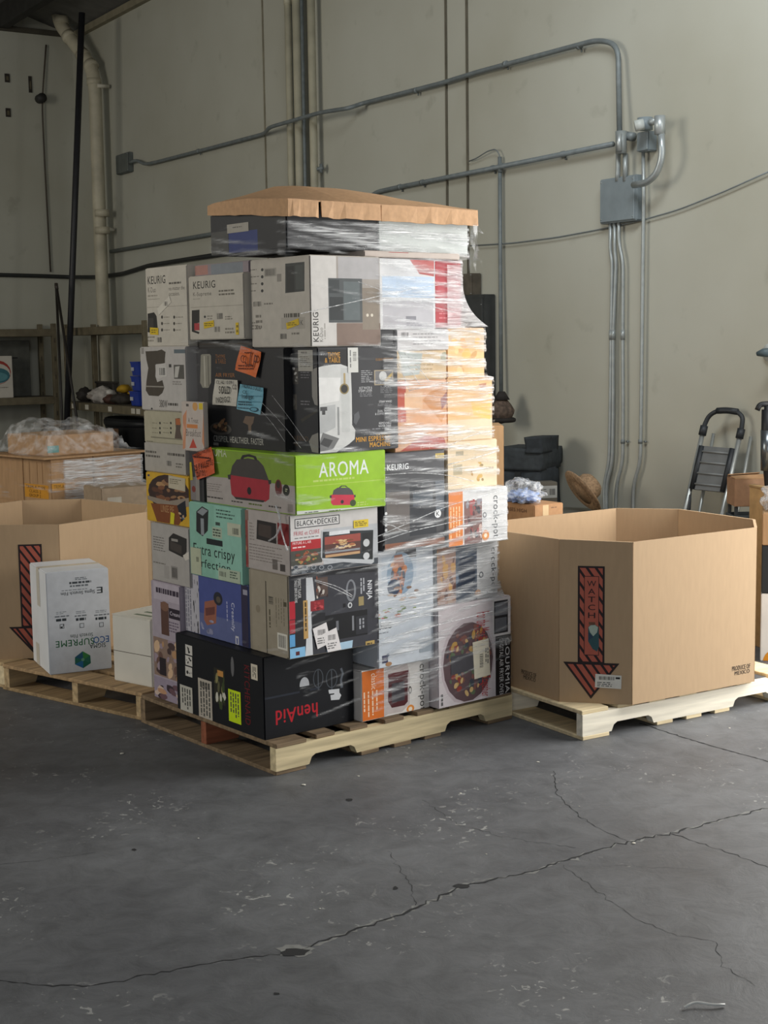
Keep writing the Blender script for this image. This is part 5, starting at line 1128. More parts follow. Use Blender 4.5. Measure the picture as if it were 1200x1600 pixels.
rndt = random.Random(4)
for k, (x0, y0, pts) in enumerate(((742, 345, [(746, 380), (741, 410), (744, 425)]), (744, 340, [(747, 360), (755, 365)]), (741, 350, [(738, 380), (744, 400), (752, 409), (753, 416)]), (743, 352, [(742, 372), (747, 392)]), (738, 352, [(736, 385), (735, 424)]))):
    P = [on_plane(x, y, PILE.w(0, -.03-.01*k, 0), -PILE.v) for x, y in [(x0, y0)]+pts]; Q = fillet(P, .05, 4); v, f = [], []
    for i, q in enumerate(Q):
        w = .012*(1-.5*i/len(Q)); a = i*.35+k
        d = PILE.u*math.cos(a)*w+PILE.v*math.sin(a)*w; v += [loc_of(tails, q-d), loc_of(tails, q+d)]
        if i: f.append((2*i-2, 2*i-1, 2*i+1, 2*i))
    mesh('film_strip', v, f, FILM_BAG, parent=tails, smooth=True)

# ================================================================== WHITE CARTONS ON THE LEFT PALLET
sn, sl_ = at_z(78, 1055, DECK), at_z(176, 1045, DECK)
SIG = Frame(sn.x, sn.y, math.atan2(sl_.y-sn.y, sl_.x-sn.x)+.05)
b = Carton('stretch_film_carton', 'white carton with upside-down green and blue film lettering on the left pallet', SIG, (0, .287), (0, .345), (DECK, .592), '#d5d8dc')
c = b.sheet('R', b.col)
c.text('SIGMA', 140, 1005, 165, 1012, '#2b3a34', rot=180, bold=.03); c.text('SUPREME', 87, 999, 147, 1009, '#2f6a44', rot=180, bold=.03); c.text('ECO', 146, 994, 170, 1004, '#2f5f9c', rot=180, bold=.03); c.text('Stretch Film', 110, 990, 145, 996, '#3a4a44', rot=180, bold=.02)
c.poly([(129, 1017.5), (141, 1024), (142, 1036), (130, 1044), (117, 1038), (117, 1027)], '#2f6f5e'); c.poly([(129, 1017.5), (141, 1024), (130, 1031)], '#3f8a4a'); c.poly([(117, 1027), (129, 1018), (130, 1031)], '#2a5f7e'); c.poly([(117, 1038), (130, 1031), (130, 1044)], '#2c6fa0'); c.poly([(142, 1036), (130, 1031), (130, 1044)], '#256a52'); c.ell(127, 1028, 132, 1033, '#6aa08a')
c.text('Sigma Stretch Film', 95, 922, 148, 929, '#33393c', rot=180, bold=.02); c.text('E', 151, 917, 160, 926.5, '#2b3033', rot=180, bold=.02); c.lines(96, 920, 146, 922, 1, '#70767a'); c.lines(109, 912, 146, 917, 1, '#70767a'); c.lines(108, 907.5, 146, 911.5, 1, '#4c5256', fill=.8); c.lines(117, 901, 138, 906, 2, '#70767a')
for i, x in enumerate((93.5, 124.5, 155)):
    y = 975-i*1.3; c.rect(x, y, x+6.8, y+7, '#3a4044'); c.rect(x+.8, y+.8, x+6, y+6.2, '#cfd3d8'); c.lines(x-6, y-9, x+13, y-4, 1, '#3a4044', fill=.8); c.lines(x-8, y-14, x+15, y-10, 1, '#777d82'); c.lines(x-6, y-20, x+12, y-15, 2, '#8a9095', fill=.4)
c.poly([(94.5, 981), (95.5, 978), (97, 980), (99.5, 975), (100, 976), (97.3, 981.5)], '#222')
c.build('printed_lettering')
c = b.face('L'); c.rect(57.5, 893, 62, 946, '#bdb9ae'); c.rect(57.5, 1005, 62, 1045, '#bdb9ae'); c.build('tape')
b.tape('#c9c4b6', 'u', .024)
b2 = Carton('white_carton', 'plain white carton beside the wrapped stack on the left pallet', PAL3, (.095, .42), (.035, .287), (DECK, .42), '#d3d0c6')
b2.seam('L', .46)
bmm = box('flap', -b2.hx, -.004, -b2.hy, b2.hy, b2.h, b2.h+.003, M('#d3d0c6', .55, .03, 6), b2.root); box('flap', .004, b2.hx, -b2.hy, b2.hy, b2.h, b2.h+.003, M('#d3d0c6', .55, .03, 6), b2.root)
for k in range(2): box('printed_mark', -.12+.06*k, -.10+.06*k, -.08, .03, b2.h+.003, b2.h+.0036, M('#6c7a66', .6, .05), b2.root)

# ================================================================== WRAPPED CARTONS BEHIND THE LEFT BIN
pallet(Frame(*REAR.w(-.02, -.02).xy, REAR.a), 'pallet hidden under the wrapped brown cartons at the left rear', lv=1.0, seed=6)
KB = M('#a5835f', .75, .06, 40, .05, grain=(1, 1, .15))
rear_rects = []
pos = [((0, .30), (0, .30)), ((.305, .66), (0, .30)), ((0, .30), (.305, .62)), ((.305, .66), (.305, .62))]
names = [['near corner', 'right', 'left', 'rear'], ]
lab3 = {0: 'brown carton with an orange label at the near corner of the wrapped rear pile', 1: 'brown carton behind glaring film at the right of the rear pile', 2: 'brown carton at the far left of the wrapped rear pile', 3: 'hidden brown carton at the back of the wrapped rear pile'}
for lev, (z0, z1) in enumerate(((DECK, .393), (.393, .665), (.665, .938))):
    for k, (u, v) in enumerate(pos):
        if lev < 2 and k == 3: continue
        if k == 3: continue
        t = Carton('brown_carton', lab3[k] if lev == 2 else ('brown carton on the %s layer of the rear pile below the %s' % (['lowest', 'middle'][lev], ['orange label', 'glaring film', 'left edge'][k])), REAR, u, v, (z0, z1), '#a5835f', mat=KB, group='brown cartons of the rear pile')
        rear_rects.append((u[0], u[1], v[0], v[1], z0, z1))
        if lev == 2:
            if k == 0:
                c = t.face('L'); c.rect(39, 757, 76, 778, '#c2882c'); c.text('TRIM-A-TYPE', 41, 759, 71, 763.5, '#3a2a14', bold=.02); c.text('CLASS 2', 46, 765.5, 64, 770, '#3a2a14', bold=.02); c.text('GROUP 2', 46, 772, 64, 776.5, '#3a2a14', bold=.02)
                for x in (46, 58, 66): c.rect(x, 722, x+.7, 756, '#8b6a48')
                c.build('orange_label'); c = t.face('R'); c.rect(80, 755, 117, 766, '#c08a34'); c.text('TRIM-A-TYPE', 84, 757, 113, 763, '#5a4a24'); c.build('orange_label')
box('flap_sheet', 0, 1, 0, 1, 0, 1, KB).name = 'tmp'; bpy.data.objects.remove(bpy.data.objects['tmp'])
sh = thing('cardboard_sheet', 'flat cardboard sheet laid over the wrapped rear cartons', 'sheet', REAR.w(.3, .3, .939), REAR.a); box('sheet', -.36, .40, -.33, .36, 0, .012, KB, sh, .003)
def keep2(x, y, z):  # dense white coverage on the right face paints the film's glare
    s = streak(x, y, z, .05, 2.4, 34, 2.0)
    if y < .04 and x > .0: return max(0, min(1, (s+.75)*2)) if x > .1 else max(0, min(1, s*2))
    return max(0, min(.8, (s-.2)*2))
film('stretch_film', 'glaring stretch film around the brown rear cartons', REAR, rear_rects, (.33, .3), (.2, .935), .009, keep2, n=170, blur=.02)
t = Carton('brown_carton', 'low brown carton lying under crumpled plastic on top of the rear pile', REAR, (.02, .50), (.06, .50), (.952, 1.075), '#9a7755', mat=KB)
c = t.face('R'); c.rect(62, 697, 92, 708, '#5f8f8c'); c.build('printed_panel')
cs = thing('plastic_sheet', 'crumpled clear plastic draped over the top of the rear pile', 'plastic wrap', REAR.w(.25, .3, .955), REAR.a)
NU, NV = 44, 36; v, f = [], []
for i in range(NU+1):
    for j in range(NV+1):
        u_, v_ = -.12+.76*i/NU, -.06+.76*j/NV
        d = max(.02-u_, u_-.50, .06-v_, v_-.50, 0); base = 1.082 if d <= 0 else max(.957, 1.082-d*1.6)
        nn = Vector((u_*6, v_*6, 3)); h = .05*max(0, mnoise.noise(nn)+.25)+.03*abs(mnoise.noise(nn*1.9))+.008*mnoise.noise(nn*5)
        if .15 < v_ < .5 and u_ < .45: h += .05*math.sin((v_-.15)/.35*math.pi)
        v.append(loc_of(cs, REAR.w(u_, v_, base+abs(h)*(1 if d < .05 else .3)+.003)))
for i in range(NU):
    for j in range(NV): a = i*(NV+1)+j; f.append((a, a+NV+1, a+NV+2, a+1))
mesh('draped_sheet', v, f, FILM_BAG, parent=cs, smooth=True)
q = at_y(158, 766, 8.2); FC = Frame(q.x, q.y, .55)
t = Carton('brown_carton', 'grey-brown carton with loose film on top just behind the left bin', FC, (0, .36), (0, .3), (0, .78), '#8f7d66', mat=M('#94826c', .75, .06, 30))
c = t.face('R'); c.rect(168, 777, 190, 786, '#a9a294'); c.build('label_slip')
ff = thing('plastic_sheet', 'scrap of loose clear film lying on the grey-brown carton', 'plastic wrap', FC.w(.18, .15, .782), FC.a); v, f = [], []
for i in range(17):
    for j in range(13):
        u_, v_ = .36*i/16, .3*j/12; v.append(loc_of(ff, FC.w(u_, v_, .784+.045*abs(mnoise.noise(Vector((u_*14, v_*14, 8))))+.012*abs(mnoise.noise(Vector((u_*40, v_*40, 2)))))))
for i in range(16):
    for j in range(12): a = i*13+j; f.append((a, a+13, a+14, a+1))
mesh('loose_sheet', v, f, FILM_BAG, parent=ff, smooth=True)

# ================================================================== STEEL SHELVING IN THE CORNER
STEEL = M('#6e6550', .6, .12, 10); STEEL_D = M('#4d473b', .65, .12, 10)
def shelf_unit(label, P0, P1, depth_dir, depth, ztop, shelves, split=None):
    L_ = (P1-P0); n_ = L_.normalized(); root = thing('steel_shelving', label, 'shelf', Vector((P0.x, P0.y, 0)), math.atan2(n_.y, n_.x))
    ln = L_.length; dd = loc_of(root, Vector((P0.x, P0.y, 0))+depth_dir*depth); sg = 1 if dd.y > 0 else -1
    for x in (0, ln-.05):
        for y in (0, sg*(depth-.05)):
            upr = box('upright', x, x+.05, min(y, y+sg*.05), max(y, y+sg*.05), 0, ztop, STEEL, root, .003)
            for k in range(8): box('upright_slot', x+.018, x+.032, min(y, y+sg*.05)-.001, max(y, y+sg*.05)+.001, .25+k*.2, .30+k*.2, STEEL_D, upr)
    for z in shelves:
        for y in (0, sg*(depth-.04)): box('shelf_beam', .05, ln-.05, min(y, y+sg*.04), max(y, y+sg*.04), z-.08, z, STEEL, root, .003)
        for x in (0, ln-.04): box('end_beam', x+.005, x+.035, min(sg*.05, sg*(depth-.05)), max(sg*.05, sg*(depth-.05)), z-.08, z-.01, STEEL, root, .003)
        box('shelf_board', .0, ln, min(sg*.042, sg*(depth-.042)), max(sg*.042, sg*(depth-.042)), z-.012, z+.002, STEEL_D, root)
    return root, ln, sg
a0 = wp(98, 515, .62); a1_ = wp(224, 505, .62); SU1, ln1, sg1 = shelf_unit('steel shelving along the conduit wall with tools and blue bins', Vector((a0.x, a0.y, 0)), Vector((a1_.x, a1_.y, 0)), -WN, .36, 1.84, (.18, 1.02, 1.80))
b0 = lp(-75, 515, .55); b1 = lp(88, 515, .55); SU2, ln2, sg2 = shelf_unit('steel shelving along the far left wall holding a picture carton', Vector((b0.x, b0.y, 0)), Vector((b1.x, b1.y, 0)), -LN, .50, 1.86, (.2, 1.06, 1.80))
for k, (x, w) in enumerate(((115, 5), (136, 4), (172, 6), (208, 7), (216, 4))):
    p = wp(x, 640, .625); q = loc_of(SU1, p); box('price_tag', q.x-.045, q.x+.045, -.006*sg1-.002, -.006*sg1+.002, .955, 1.005, M('#c9c4b6', .6, .05), SU1)
for k, (y0, y1, dx) in enumerate(((566, 587, 2), (587, 608, 3), (608, 633, 0))):
    p0, p1 = wp(210+dx, y1, .5), wp(223, y0, .5); s0, s1 = ws(p0), ws(p1); base = wall_pt((s0+s1)/2, 0, .44)
    zb = 1.024+k_ if (k_ := 0) else 1.024
    zl_ = [1.315, 1.17, 1.024][k]; h = [.135, .14, .14][k]
    root = thing('storage_bin', ['topmost', 'middle', 'lowest'][k]+' of three blue plastic bins stacked on the steel shelving', 'bin', (base.x, base.y, zl_), math.atan2(WDIR.y, WDIR.x), group='blue bins')
    w_ = max(.10, (s1-s0)/2); BL = M('#2440a0', .4, .05)
    def tub(w0, d0, h0):
        v = []; 
        for (w2, d2, z) in ((w0*.85, d0*.85, 0), (w0, d0, h0), (w0*.92, d0*.92, h0), (w0*.79, d0*.79, .008)):
            v += [(-w2, -d2, z), (w2, -d2, z), (w2, d2, z), (-w2, d2, z)]
        f = [(3, 2, 1, 0)]
        for r in range(3):
            for i in range(4): f.append((r*4+i, r*4+(i+1) % 4, r*4+4+(i+1) % 4, r*4+4+i))
        f.append((12, 13, 14, 15)); return v, f
    v, f = tub(w_, .11, h); mesh('tub', v, f, BL, parent=root)
    sg_ = 1 if Vector((-WDIR.y, WDIR.x, 0)).dot(WN) > 0 else -1
    box('label_card', -w_*.8, -w_*.2, min(sg_*.106, sg_*.112), max(sg_*.106, sg_*.112), h*.35, h*.6, M('#b9bcc4', .6, .05), root); box('rim', -w_*1.03, w_*1.03, -.114, -.104, h-.012, h, BL, root); box('rim', -w_*1.03, w_*1.03, .104, .114, h-.012, h, BL, root)
def on_shelf(x, y, off, z=1.024):
    p = wp(x, y, off); return Vector((p.x, p.y, z))
def lump(name, label, cat, c, r, col, amp=.35, seed=0, parts=()):
    root = thing(name, label, cat, c); C0 = Vector(c)+Vector((0, 0, r[2]*.72))
    blobmesh('body', C0, r[0], r[1], r[2]*.85, M(col, .7, .15, 20, .3), root, amp, 7, 3, seed)
    for (dx, dy, dz, rr, cc) in parts: blobmesh('fold', C0+Vector((dx, dy, dz)), rr, rr, rr*.6, M(cc, .7, .1, 20, .3), root, .3, 8, 2, seed+3)
    return root
lump('rag_bundle', 'pale rag bundle among the tools on the steel shelving', 'rags', on_shelf(160, 632, .46), (.14, .10, .10), '#b5aea6', .4, 2, ((.08, -.02, .03, .06, '#d2cdc4'), (-.1, 0, -.01, .06, '#8b8178')))
lump('rag_bundle', 'dark rag bundle at the left end of the shelf tools', 'rags', on_shelf(134, 632, .46), (.09, .08, .09), '#2e2926', .4, 5, ((.05, -.02, .0, .04, '#4a423c'),))
lump('tool_bag', 'yellow and black tool lying by the blue bins on the shelf', 'tool', on_shelf(192, 632, .46), (.12, .06, .07), '#332e28', .3, 8, ((.02, 0, .1, .075, '#b08a1e'), (.09, 0, .06, .04, '#c29a26')))
lump('tool_bag', 'brown leather pouch between the rags and the yellow tool', 'tool', on_shelf(178, 632, .5), (.10, .08, .06), '#4a3128', .3, 11, ((-.04, 0, .03, .04, '#5c4236'),))
tbx = thing('tool_tray', 'dark tray tilted behind the rags on the shelf', 'tray', on_shelf(168, 632, .33), math.atan2(WDIR.y, WDIR.x)); box('tray_base', -.24, .24, -.03, .03, 0, .2, M('#332f2b', .7, .1), tbx, .01); box('tray_lip', -.25, .25, -.04, .04, .19, .21, M('#3d3833', .7, .1), tbx, .004)
bb = wall_pt(2.32, 0, .40); bbn = thing('black_bin', 'tall black plastic bin under the tool shelf', 'bin', (bb.x, bb.y, .2), math.atan2(WDIR.y, WDIR.x))
lathe('bin_body', [(.30, 0), (.36, .55), (.385, .60), (.385, .68), (.34, .69)], M('#101214', .5, .1), bbn, 24, sc=(1.25, .55)); lathe('bin_rim', [(.39, .60), (.41, .62), (.41, .66), (.39, .67)], M('#15171a', .5, .1), bbn, 24, sc=(1.22, .54))
p = wall_pt(2.75, 0, .95); fc = Frame(p.x, p.y, .9); Carton('brown_carton', 'small brown carton with a raised flap in front of the black bin', fc, (0, .3), (0, .25), (0, .80), '#7a5940', mat=M('#7d5c42', .75, .08, 30))
# picture carton and grey panel on the far left shelving
p = lp(21, 611, .50); pf = Frame(p.x, p.y, math.atan2(LDIR.y, LDIR.x)+math.pi)
zt = lp(21, 556, .5).z
pc = Carton('appliance_box', 'white carton with red and teal emblem on the far left shelving', Frame(*(p+LDIR*.34).xy, math.atan2(-LDIR.y, -LDIR.x)), (0, .34), (0, .22), (1.062, zt), '#c6c0b4')
c = pc.face('R'); c.ell(-26, 563, 17, 601, '#9d3c34'); c.ell(-24, 568, 16, 600, '#c6c0b4'); c.ell(-22, 575, 15.5, 599, '#3f6f78'); c.ell(-18, 582, 12, 596, '#5c8f96'); c.lines(-5, 604, 15, 607, 1, '#8a8478'); c.build('printed_emblem')
p = lp(-10, 606, .18); gp = thing('grey_panel', 'grey flat panel standing at the back of the far left shelf', 'panel', (p.x, p.y, 1.062), math.atan2(LDIR.y, LDIR.x)); box('panel_sheet', -.42, .42, -.015, .015, 0, .62, M('#55554e', .6, .08), gp, .004); box('panel_slot', -.28, -.16, -.017, .017, .42, .435, M('#222', .7, 0), gp)
for k, (x0, y0, x1, y1, lab) in enumerate(((88, 450, 99, 700, 'upright thin rod leaning beside the black standpipe'), (89, 452, 127, 700, 'slanting thin rod leaning beside the black standpipe'))):
    P0, P1 = at_y(x0, y0, 14.75-.12*k), at_y(x1, y1, 14.5-.12*k); d = (P1-P0); P1 = P0+d*((0-P0.z)/d.z)
    r_ = thing('thin_rod', lab, 'rod', P1); tube('rod', [P0, P1], .014, M('#2a2622', .5, .1), r_, 8); tube('rod_tip', [P0, P0+(P0-P1).normalized()*.05], .018, M('#3d3630', .5, .1), r_, 8)

# ================================================================== THINGS BEHIND THE RIGHT BIN
p = at_y(787, 665, 7.75); t = Carton('brown_carton', 'tall narrow brown carton edge just behind the right side of the stack', Frame(p.x, p.y, .35+math.pi/2-.35), (0, .3), (0, .30), (0, p.z), '#c19a70', mat=M('#c39c72', .75, .05, 40, grain=(1, 1, .15)))
t.tape()
# black hamper against the wall
p = at_y(826, 700, 9.05); hb = thing('black_hamper', 'black fabric hamper with a folded flap standing by the wall', 'hamper', (p.x, p.y, 0), math.atan2(WDIR.y, WDIR.x)+.5)
FAB = M('#2c3135', .8, .12, 25, .3)
def slump(x0, x1, y0, y1, z0, z1, seed, mat, parent, name):
    bm = box_bm(x0, x1, y0, y1, z0, z1); bmesh.ops.subdivide_edges(bm, edges=bm.edges[:], cuts=7, use_grid_fill=True)
    for v_ in bm.verts:
        nn = Vector((mnoise.noise(v_.co*5+Vector((seed, 0, 0))), mnoise.noise(v_.co*5+Vector((0, seed, 0))), .4*mnoise.noise(v_.co*4+Vector((0, 0, seed))))); k = .012 if v_.co.z > z0+.02 else 0; v_.co += nn*k*1.6
    return from_bm(name, bm, mat, parent, True)
slump(-.145, .145, -.16, .16, 0, .80, 1, FAB, hb, 'hamper_body'); slump(-.15, .15, -.17, .17, .79, .93, 4, M('#353a3d', .8, .12, 25, .3), hb, 'folded_collar'); slump(.05, .16, -.18, .1, .90, 1.0, 6, FAB, hb, 'raised_flap'); box('strap', -.02, .02, -.178, -.168, .1, .78, M('#1b1e20', .7, .1), hb)
# cooler with hat and small box
p = at_y(910, 792, 8.6); ca = math.atan2(WDIR.y, WDIR.x)+.55; ck = thing('ice_chest', 'white cooler chest by the wall under the straw hat', 'cooler', (p.x, p.y, 0), ca)
box('chest_body', -.17, .17, -.16, .16, 0, .50, M('#b5bcbe', .5, .05), ck, .02, 3); box('chest_lid', -.175, .175, -.165, .165, .50, .565, M('#6c6a60', .5, .08), ck, .015, 3); box('handle', -.186, -.172, -.08, .08, .36, .40, M('#5a6062', .5, .05), ck, .004)
hc = at_y(910, 788, 8.55); ht = thing('straw_hat', 'tan straw hat tipped up on the cooler', 'hat', (hc.x, hc.y, .567), .3)
STRAW = M('#9a7f62', .85, .18, 70, .5); v, f = [], []
def tilt_pts(o, ang_y, c):
    for vv in o.data.vertices:
        x, y, z = vv.co; vv.co = (c[0]+x*math.cos(ang_y)+z*math.sin(ang_y), c[1]+y, c[2]-x*math.sin(ang_y)+z*math.cos(ang_y))
o = lathe('hat_crown', [(.085, 0), (.088, .04), (.082, .085), (.06, .112), (.02, .12), (.001, .12)], STRAW, ht, 28); tilt_pts(o, .95, (-.02, -.02, .115))
o = lathe('hat_brim', [(.08, .004), (.12, -.004), (.155, .012), (.157, .018), (.12, .004), (.08, .01)], STRAW, ht, 32, caps=False); tilt_pts(o, .95, (-.02, -.02, .115))
o = lathe('hat_band', [(.090, .002), (.092, .022), (.088, .023)], M('#55463a', .8, .1), ht, 28, caps=False); tilt_pts(o, .95, (-.02, -.02, .115))
p = at_y(859, 790, 8.72); sbx = Carton('small_carton', 'small carton with a white address label beside the straw hat', Frame(p.x-.06, p.y, .25), (0, .115), (0, .1), (.40, .73), '#6f6a60')
c = sbx.face('R'); c.rect(847, 759, 871, 778, '#b5b6b2'); c.barcode(857, 762, 869, 775, paper=None, n=9); c.lines(849, 763, 855, 774, 3, '#777'); c.build('address_label')
p2 = at_y(859, 790, 8.72); Carton('brown_carton', 'dim carton holding up the small labelled carton', Frame(p.x-.12, p.y-.02, .25), (0, .2), (0, .16), (0, .40), '#6f6a60')
# carton marked CASES HIGH with a bag on top
nr = at_y(835, 790, 6.85); CH = Frame(nr.x, nr.y, .62)
t = Carton('brown_carton', 'brown carton printed CASES HIGH with taped end behind the right bin', CH, (0, .19), (0, .26), (.50, nr.z), '#a97c56', mat=M('#ad835c', .75, .05, 40))
c = t.face('L'); c.text('CASES HIGH', 788, 793.5, 823, 799, '#54382a', bold=.02); c.build('printed_lettering')
c = t.face('R'); c.rect(848, 786, 857, 812, '#c9ad84'); c.lines(861, 791, 873, 794, 1, '#7a5a40'); c.build('tape')
t2 = Carton('brown_carton', 'lower brown carton under the one printed CASES HIGH', CH, (0, .20), (0, .27), (0, .498), '#a97c56', mat=M('#a97c56', .75, .05, 40))
bg = thing('plastic_bag', 'crumpled clear blue-white plastic bag on the brown carton behind the stack', 'bag', CH.w(.06, .16, nr.z+.001), CH.a)
def bagshape(p): return Vector((p.x, p.y, max(-.55, p.z)))
blobmesh('bag_film', CH.w(.06, .15, nr.z+.045), .10, .15, .065, film_mat('blue_bag_film', .35, .7, .06, .5, (4, 4, 4)), bg, .6, 7, 4, 3, bagshape); blobmesh('bag_contents', CH.w(.06, .16, nr.z+.025), .07, .11, .035, M('#8fa4d0', .5, .1, 20), bg, .6, 9, 4, 5, bagshape)
# folding step ladder leaning on the wall
AL = M('#a9adab', .35, .06, 20, metal=.7); BP = M('#22262a', .5, .08); TREAD = M('#5c5f60', .6, .08)
top_l, top_r = at_y(1099, 672, 7.96), at_y(1157, 677, 7.80)
lad = thing('step_ladder', 'folding aluminium step ladder with black hoop handle leaning on the wall', 'ladder', Vector((1.62, 7.45, 0)))
def ground_from(a, px, py):    # continue the rail seen at (px, py) down to the floor in the leaning plane
    nrm = (top_r-top_l).normalized().cross(Vector((-WN.x*.26, -WN.y*.26, 1)).normalized()).normalized()
    q = on_plane(px, py, top_l, nrm); d = q-a; return a+d*(-a.z/d.z)
gl, gr = ground_from(top_l, 1068, 808), ground_from(top_r, 1126, 812)
tube('front_rail', [top_l, gl], .014, AL, lad, 10); tube('front_rail', [top_r, gr], .014, AL, lad, 10)
off = WN*-.05+WDIR*.03
tube('rear_rail', [top_l+off-Vector((0, 0, .02)), gl+off*1.6+WDIR*.03], .010, AL, lad, 8); tube('rear_rail', [top_r+off-Vector((0, 0, .02)), gr+off*1.6+WDIR*.03], .010, AL, lad, 8)
up_l = (top_l-gl).normalized(); wid = (top_r-top_l)
hoop = [top_l, top_l+up_l*.03, top_l+up_l*.085+wid*.06, top_l+up_l*.115+wid*.25, top_l+up_l*.122+wid*.5, top_l+up_l*.118+wid*.80, top_l+up_l*.09+wid*.97, top_r+up_l*.03, top_r]
tube('hoop_handle', fillet(hoop, .06), .013, BP, lad, 10)
tube('handle_grip', fillet(hoop[3:6], .05), .018, BP, lad, 10)
for q in (top_l, top_r): tube('hinge_block', [q-up_l*.03, q+up_l*.025], .022, BP, lad, 8)
def tread(t0, t1, ribs):
    A, B_, C2, D2 = top_l.lerp(gl, t0)+wid.normalized()*.02, top_r.lerp(gr, t0)-wid.normalized()*.02, top_r.lerp(gr, t1)-wid.normalized()*.02, top_l.lerp(gl, t1)+wid.normalized()*.02
    nn = (B_-A).cross(D2-A).normalized(); nn = nn if nn.dot(CAMO-A) > 0 else -nn
    v = []
    for q in (A, B_, C2, D2): v += [q+nn*.012, q-nn*.02]
    tr_ = mesh('step_tread', [loc_of(lad, q) for q in v], [(0, 2, 4, 6), (7, 5, 3, 1), (0, 1, 3, 2), (2, 3, 5, 4), (4, 5, 7, 6), (6, 7, 1, 0)], TREAD, parent=lad)
    for k in range(ribs):
        u_ = (k+.5)/ribs; tube('tread_rib', [A.lerp(D2, u_)+nn*.014, B_.lerp(C2, u_)+nn*.014], .006, M('#6e7171', .6, .06), lad, 6).parent = tr_
    tube('step_side', [A+nn*.01, D2+nn*.01], .017, BP, lad, 6); tube('step_side', [B_+nn*.01, C2+nn*.01], .017, BP, lad, 6)
tread(.08, .30, 4); tread(.42, .64, 4); tread(.76, .96, 4)
tube('locking_arm', [top_l.lerp(gl, .30), top_l.lerp(gl, .40)+wid*.1, top_l.lerp(gl, .44)], .010, BP, lad, 6)
# brown carton with raised flaps on a dark crate
p = at_y(1148, 792, 7.45); ff2 = Frame(p.x, p.y, .0)
cr = thing('dark_crate', 'dark slatted crate under the small brown carton near the ladder', 'crate', ff2.w(.0825, .09, 0), ff2.a)
for k in range(5):
    DKC = M('#3f4548', .7, .1); za, zb = .04+k*.13, .145+k*.13
    box('crate_slat', -.078, .078, -.09, -.08, za, zb, DKC, cr, .003); box('crate_slat', -.078, .078, .08, .09, za, zb, DKC, cr, .003); box('crate_slat', -.09, -.08, -.078, .078, za, zb, DKC, cr, .003); box('crate_slat', .08, .09, -.078, .078, za, zb, DKC, cr, .003)
for sx in (-1, 1):
    for sy in (-1, 1): box('crate_post', sx*.07-.008, sx*.07+.008, sy*.07-.008, sy*.07+.008, 0, p.z-.003, M('#34393c', .7, .1), cr)
zt = at_y(1148, 748, 7.45).z
t = Carton('brown_carton', 'small brown carton with ragged open flaps near the ladder', ff2, (0, .165), (0, .18), (p.z, zt), '#94714f', mat=M('#98765a', .75, .06, 30))
for s_, a_ in ((-1, .5), (1, .35)):
    v = [(-.08, s_*.09, t.h), (.08, s_*.09, t.h), (.08, s_*.03, t.h+.018), (-.09, s_*.025, t.h+.01)]; o = mesh('open_flap', v, [(0, 1, 2, 3)], M('#a5805c', .75, .06, 30), parent=t.root); sm = o.modifiers.new('thickness', 'SOLIDIFY'); sm.thickness = .004
# black upright appliance at the right edge
p = at_y(1208, 800, 7.33); vc = thing('upright_vacuum', 'black upright vacuum with a hooked handle at the right edge of the picture', 'vacuum', (p.x, p.y, .0))
def vp(x, y, D=7.33): return at_y(x, y, D)
tube('handle', fillet([vp(1183, 641), vp(1187, 632), vp(1212, 630)], .02), .014, BLACKM, vc, 10); tube('shaft', [vp(1200, 634), vp(1199, 690)], .020, BLACKM, vc, 10)
tube('body', fillet([vp(1201, 640), vp(1200, 690), vp(1204, 740), vp(1208, 790)], .05), [.024]*4+[.04]*5+[.045]*4+[.05] if False else .036, BLACKM, vc, 14); tube('chrome_strip', [vp(1200, 672), vp(1200, 735)], .038, M('#6e7478', .25, .05, metal=.8), vc, 14)
q = vp(1208, 790); tube('lower_tube', [q, Vector((q.x, q.y, .12))], .045, BLACKM, vc, 14); box('floor_head', -.07, .07, -.065, .065, 0, .12, BLACKM, vc, .02, 2)
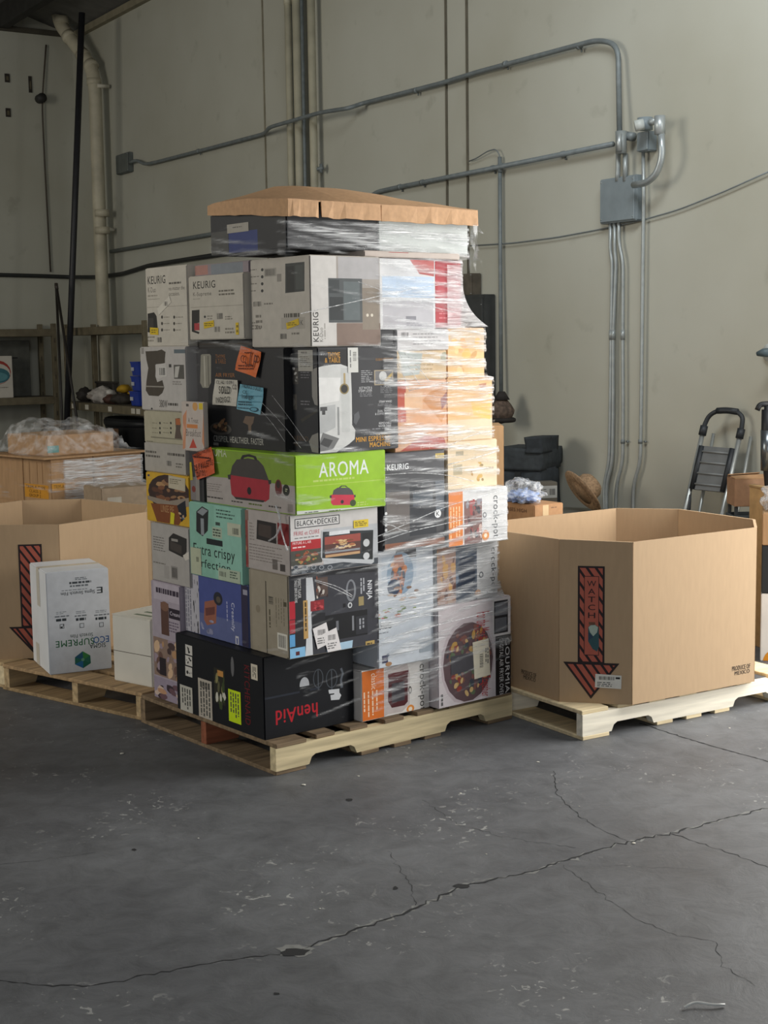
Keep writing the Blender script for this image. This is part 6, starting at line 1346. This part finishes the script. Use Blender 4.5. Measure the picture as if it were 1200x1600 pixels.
# fitting on the wall at the right edge
wcam = thing('wall_fitting', 'dark nozzle fitting on the wall at the right edge of the picture', 'fitting', wp(1206, 552, 0)); c0 = wp(1206, 551, .0)
tube('mount_plate', [c0, c0+WN*.02], .05, M('#b8bcb8', .5, .05), wcam, 14); tube('arm', [c0, wp(1203, 551, .12)], .018, M('#b8bcb8', .5, .05), wcam, 10); tube('nozzle', [wp(1204, 551, .12), wp(1192, 551, .14), wp(1183, 553, .15)], [.026, .022, .012], M('#47555a', .5, .05), wcam, 12)
# goods stacked past the right bin
p = at_y(1191, 1058, 6.75); GX = Frame(1.862, 6.93, -.26)
t = Carton('snack_carton', 'white carton with orange and striped print past the right bin', GX, (0, .3), (0, .3), (0, .34), '#d3d0cc')
c = t.face('L'); c.poly([(1189, 1010), (1200, 1022), (1204, 1060), (1189, 1040)], '#d08a2c'); c.rect(1189, 1042, 1205, 1062, '#b06a6a'); c.build('printed_picture')
c = t.face('R'); c.ell(1192, 1015, 1230, 1055, '#d08a2c'); c.build('printed_picture')
t = Carton('dark_carton', 'black carton in the goods past the right bin', GX, (0, .3), (0, .3), (.342, .58), '#2a2d30')
t = Carton('brown_carton', 'brown carton topped by a clear bag past the right bin', GX, (0, .3), (0, .3), (.582, .74), '#b08a62', mat=KB)
bg = thing('plastic_bag', 'clear plastic bag of goods at the right edge beyond the big bin', 'bag', GX.w(.15, .15, .742), GX.a); blobmesh('bag_film', GX.w(.15, .15, .80), .15, .15, .10, film_mat('goods_bag_film', .35, .7, .08, .55, (4, 4, 4)), bg, .3, 8, 4, 8, lambda p: Vector((p.x, p.y, max(-.72, p.z)))); blobmesh('bag_contents', GX.w(.15, .15, .79), .11, .11, .07, M('#8792b5', .5, .2, 9), bg, .4, 6, 3, 9, lambda p: Vector((p.x, p.y, max(-.8, p.z))))
# tall board behind the bin
p = at_y(1189, 763, 7.28); bd = thing('wood_board', 'upright tan board behind the right end of the big bin', 'board', (p.x, p.y, 0), .2); box('board', -.015, .02, -.10, .10, 0, p.z, M('#b08f62', .75, .08, 20), bd, .003); box('board_cap', -.018, .023, -.103, .103, p.z, p.z+.012, M('#9d7f56', .75, .08, 20), bd, .002)
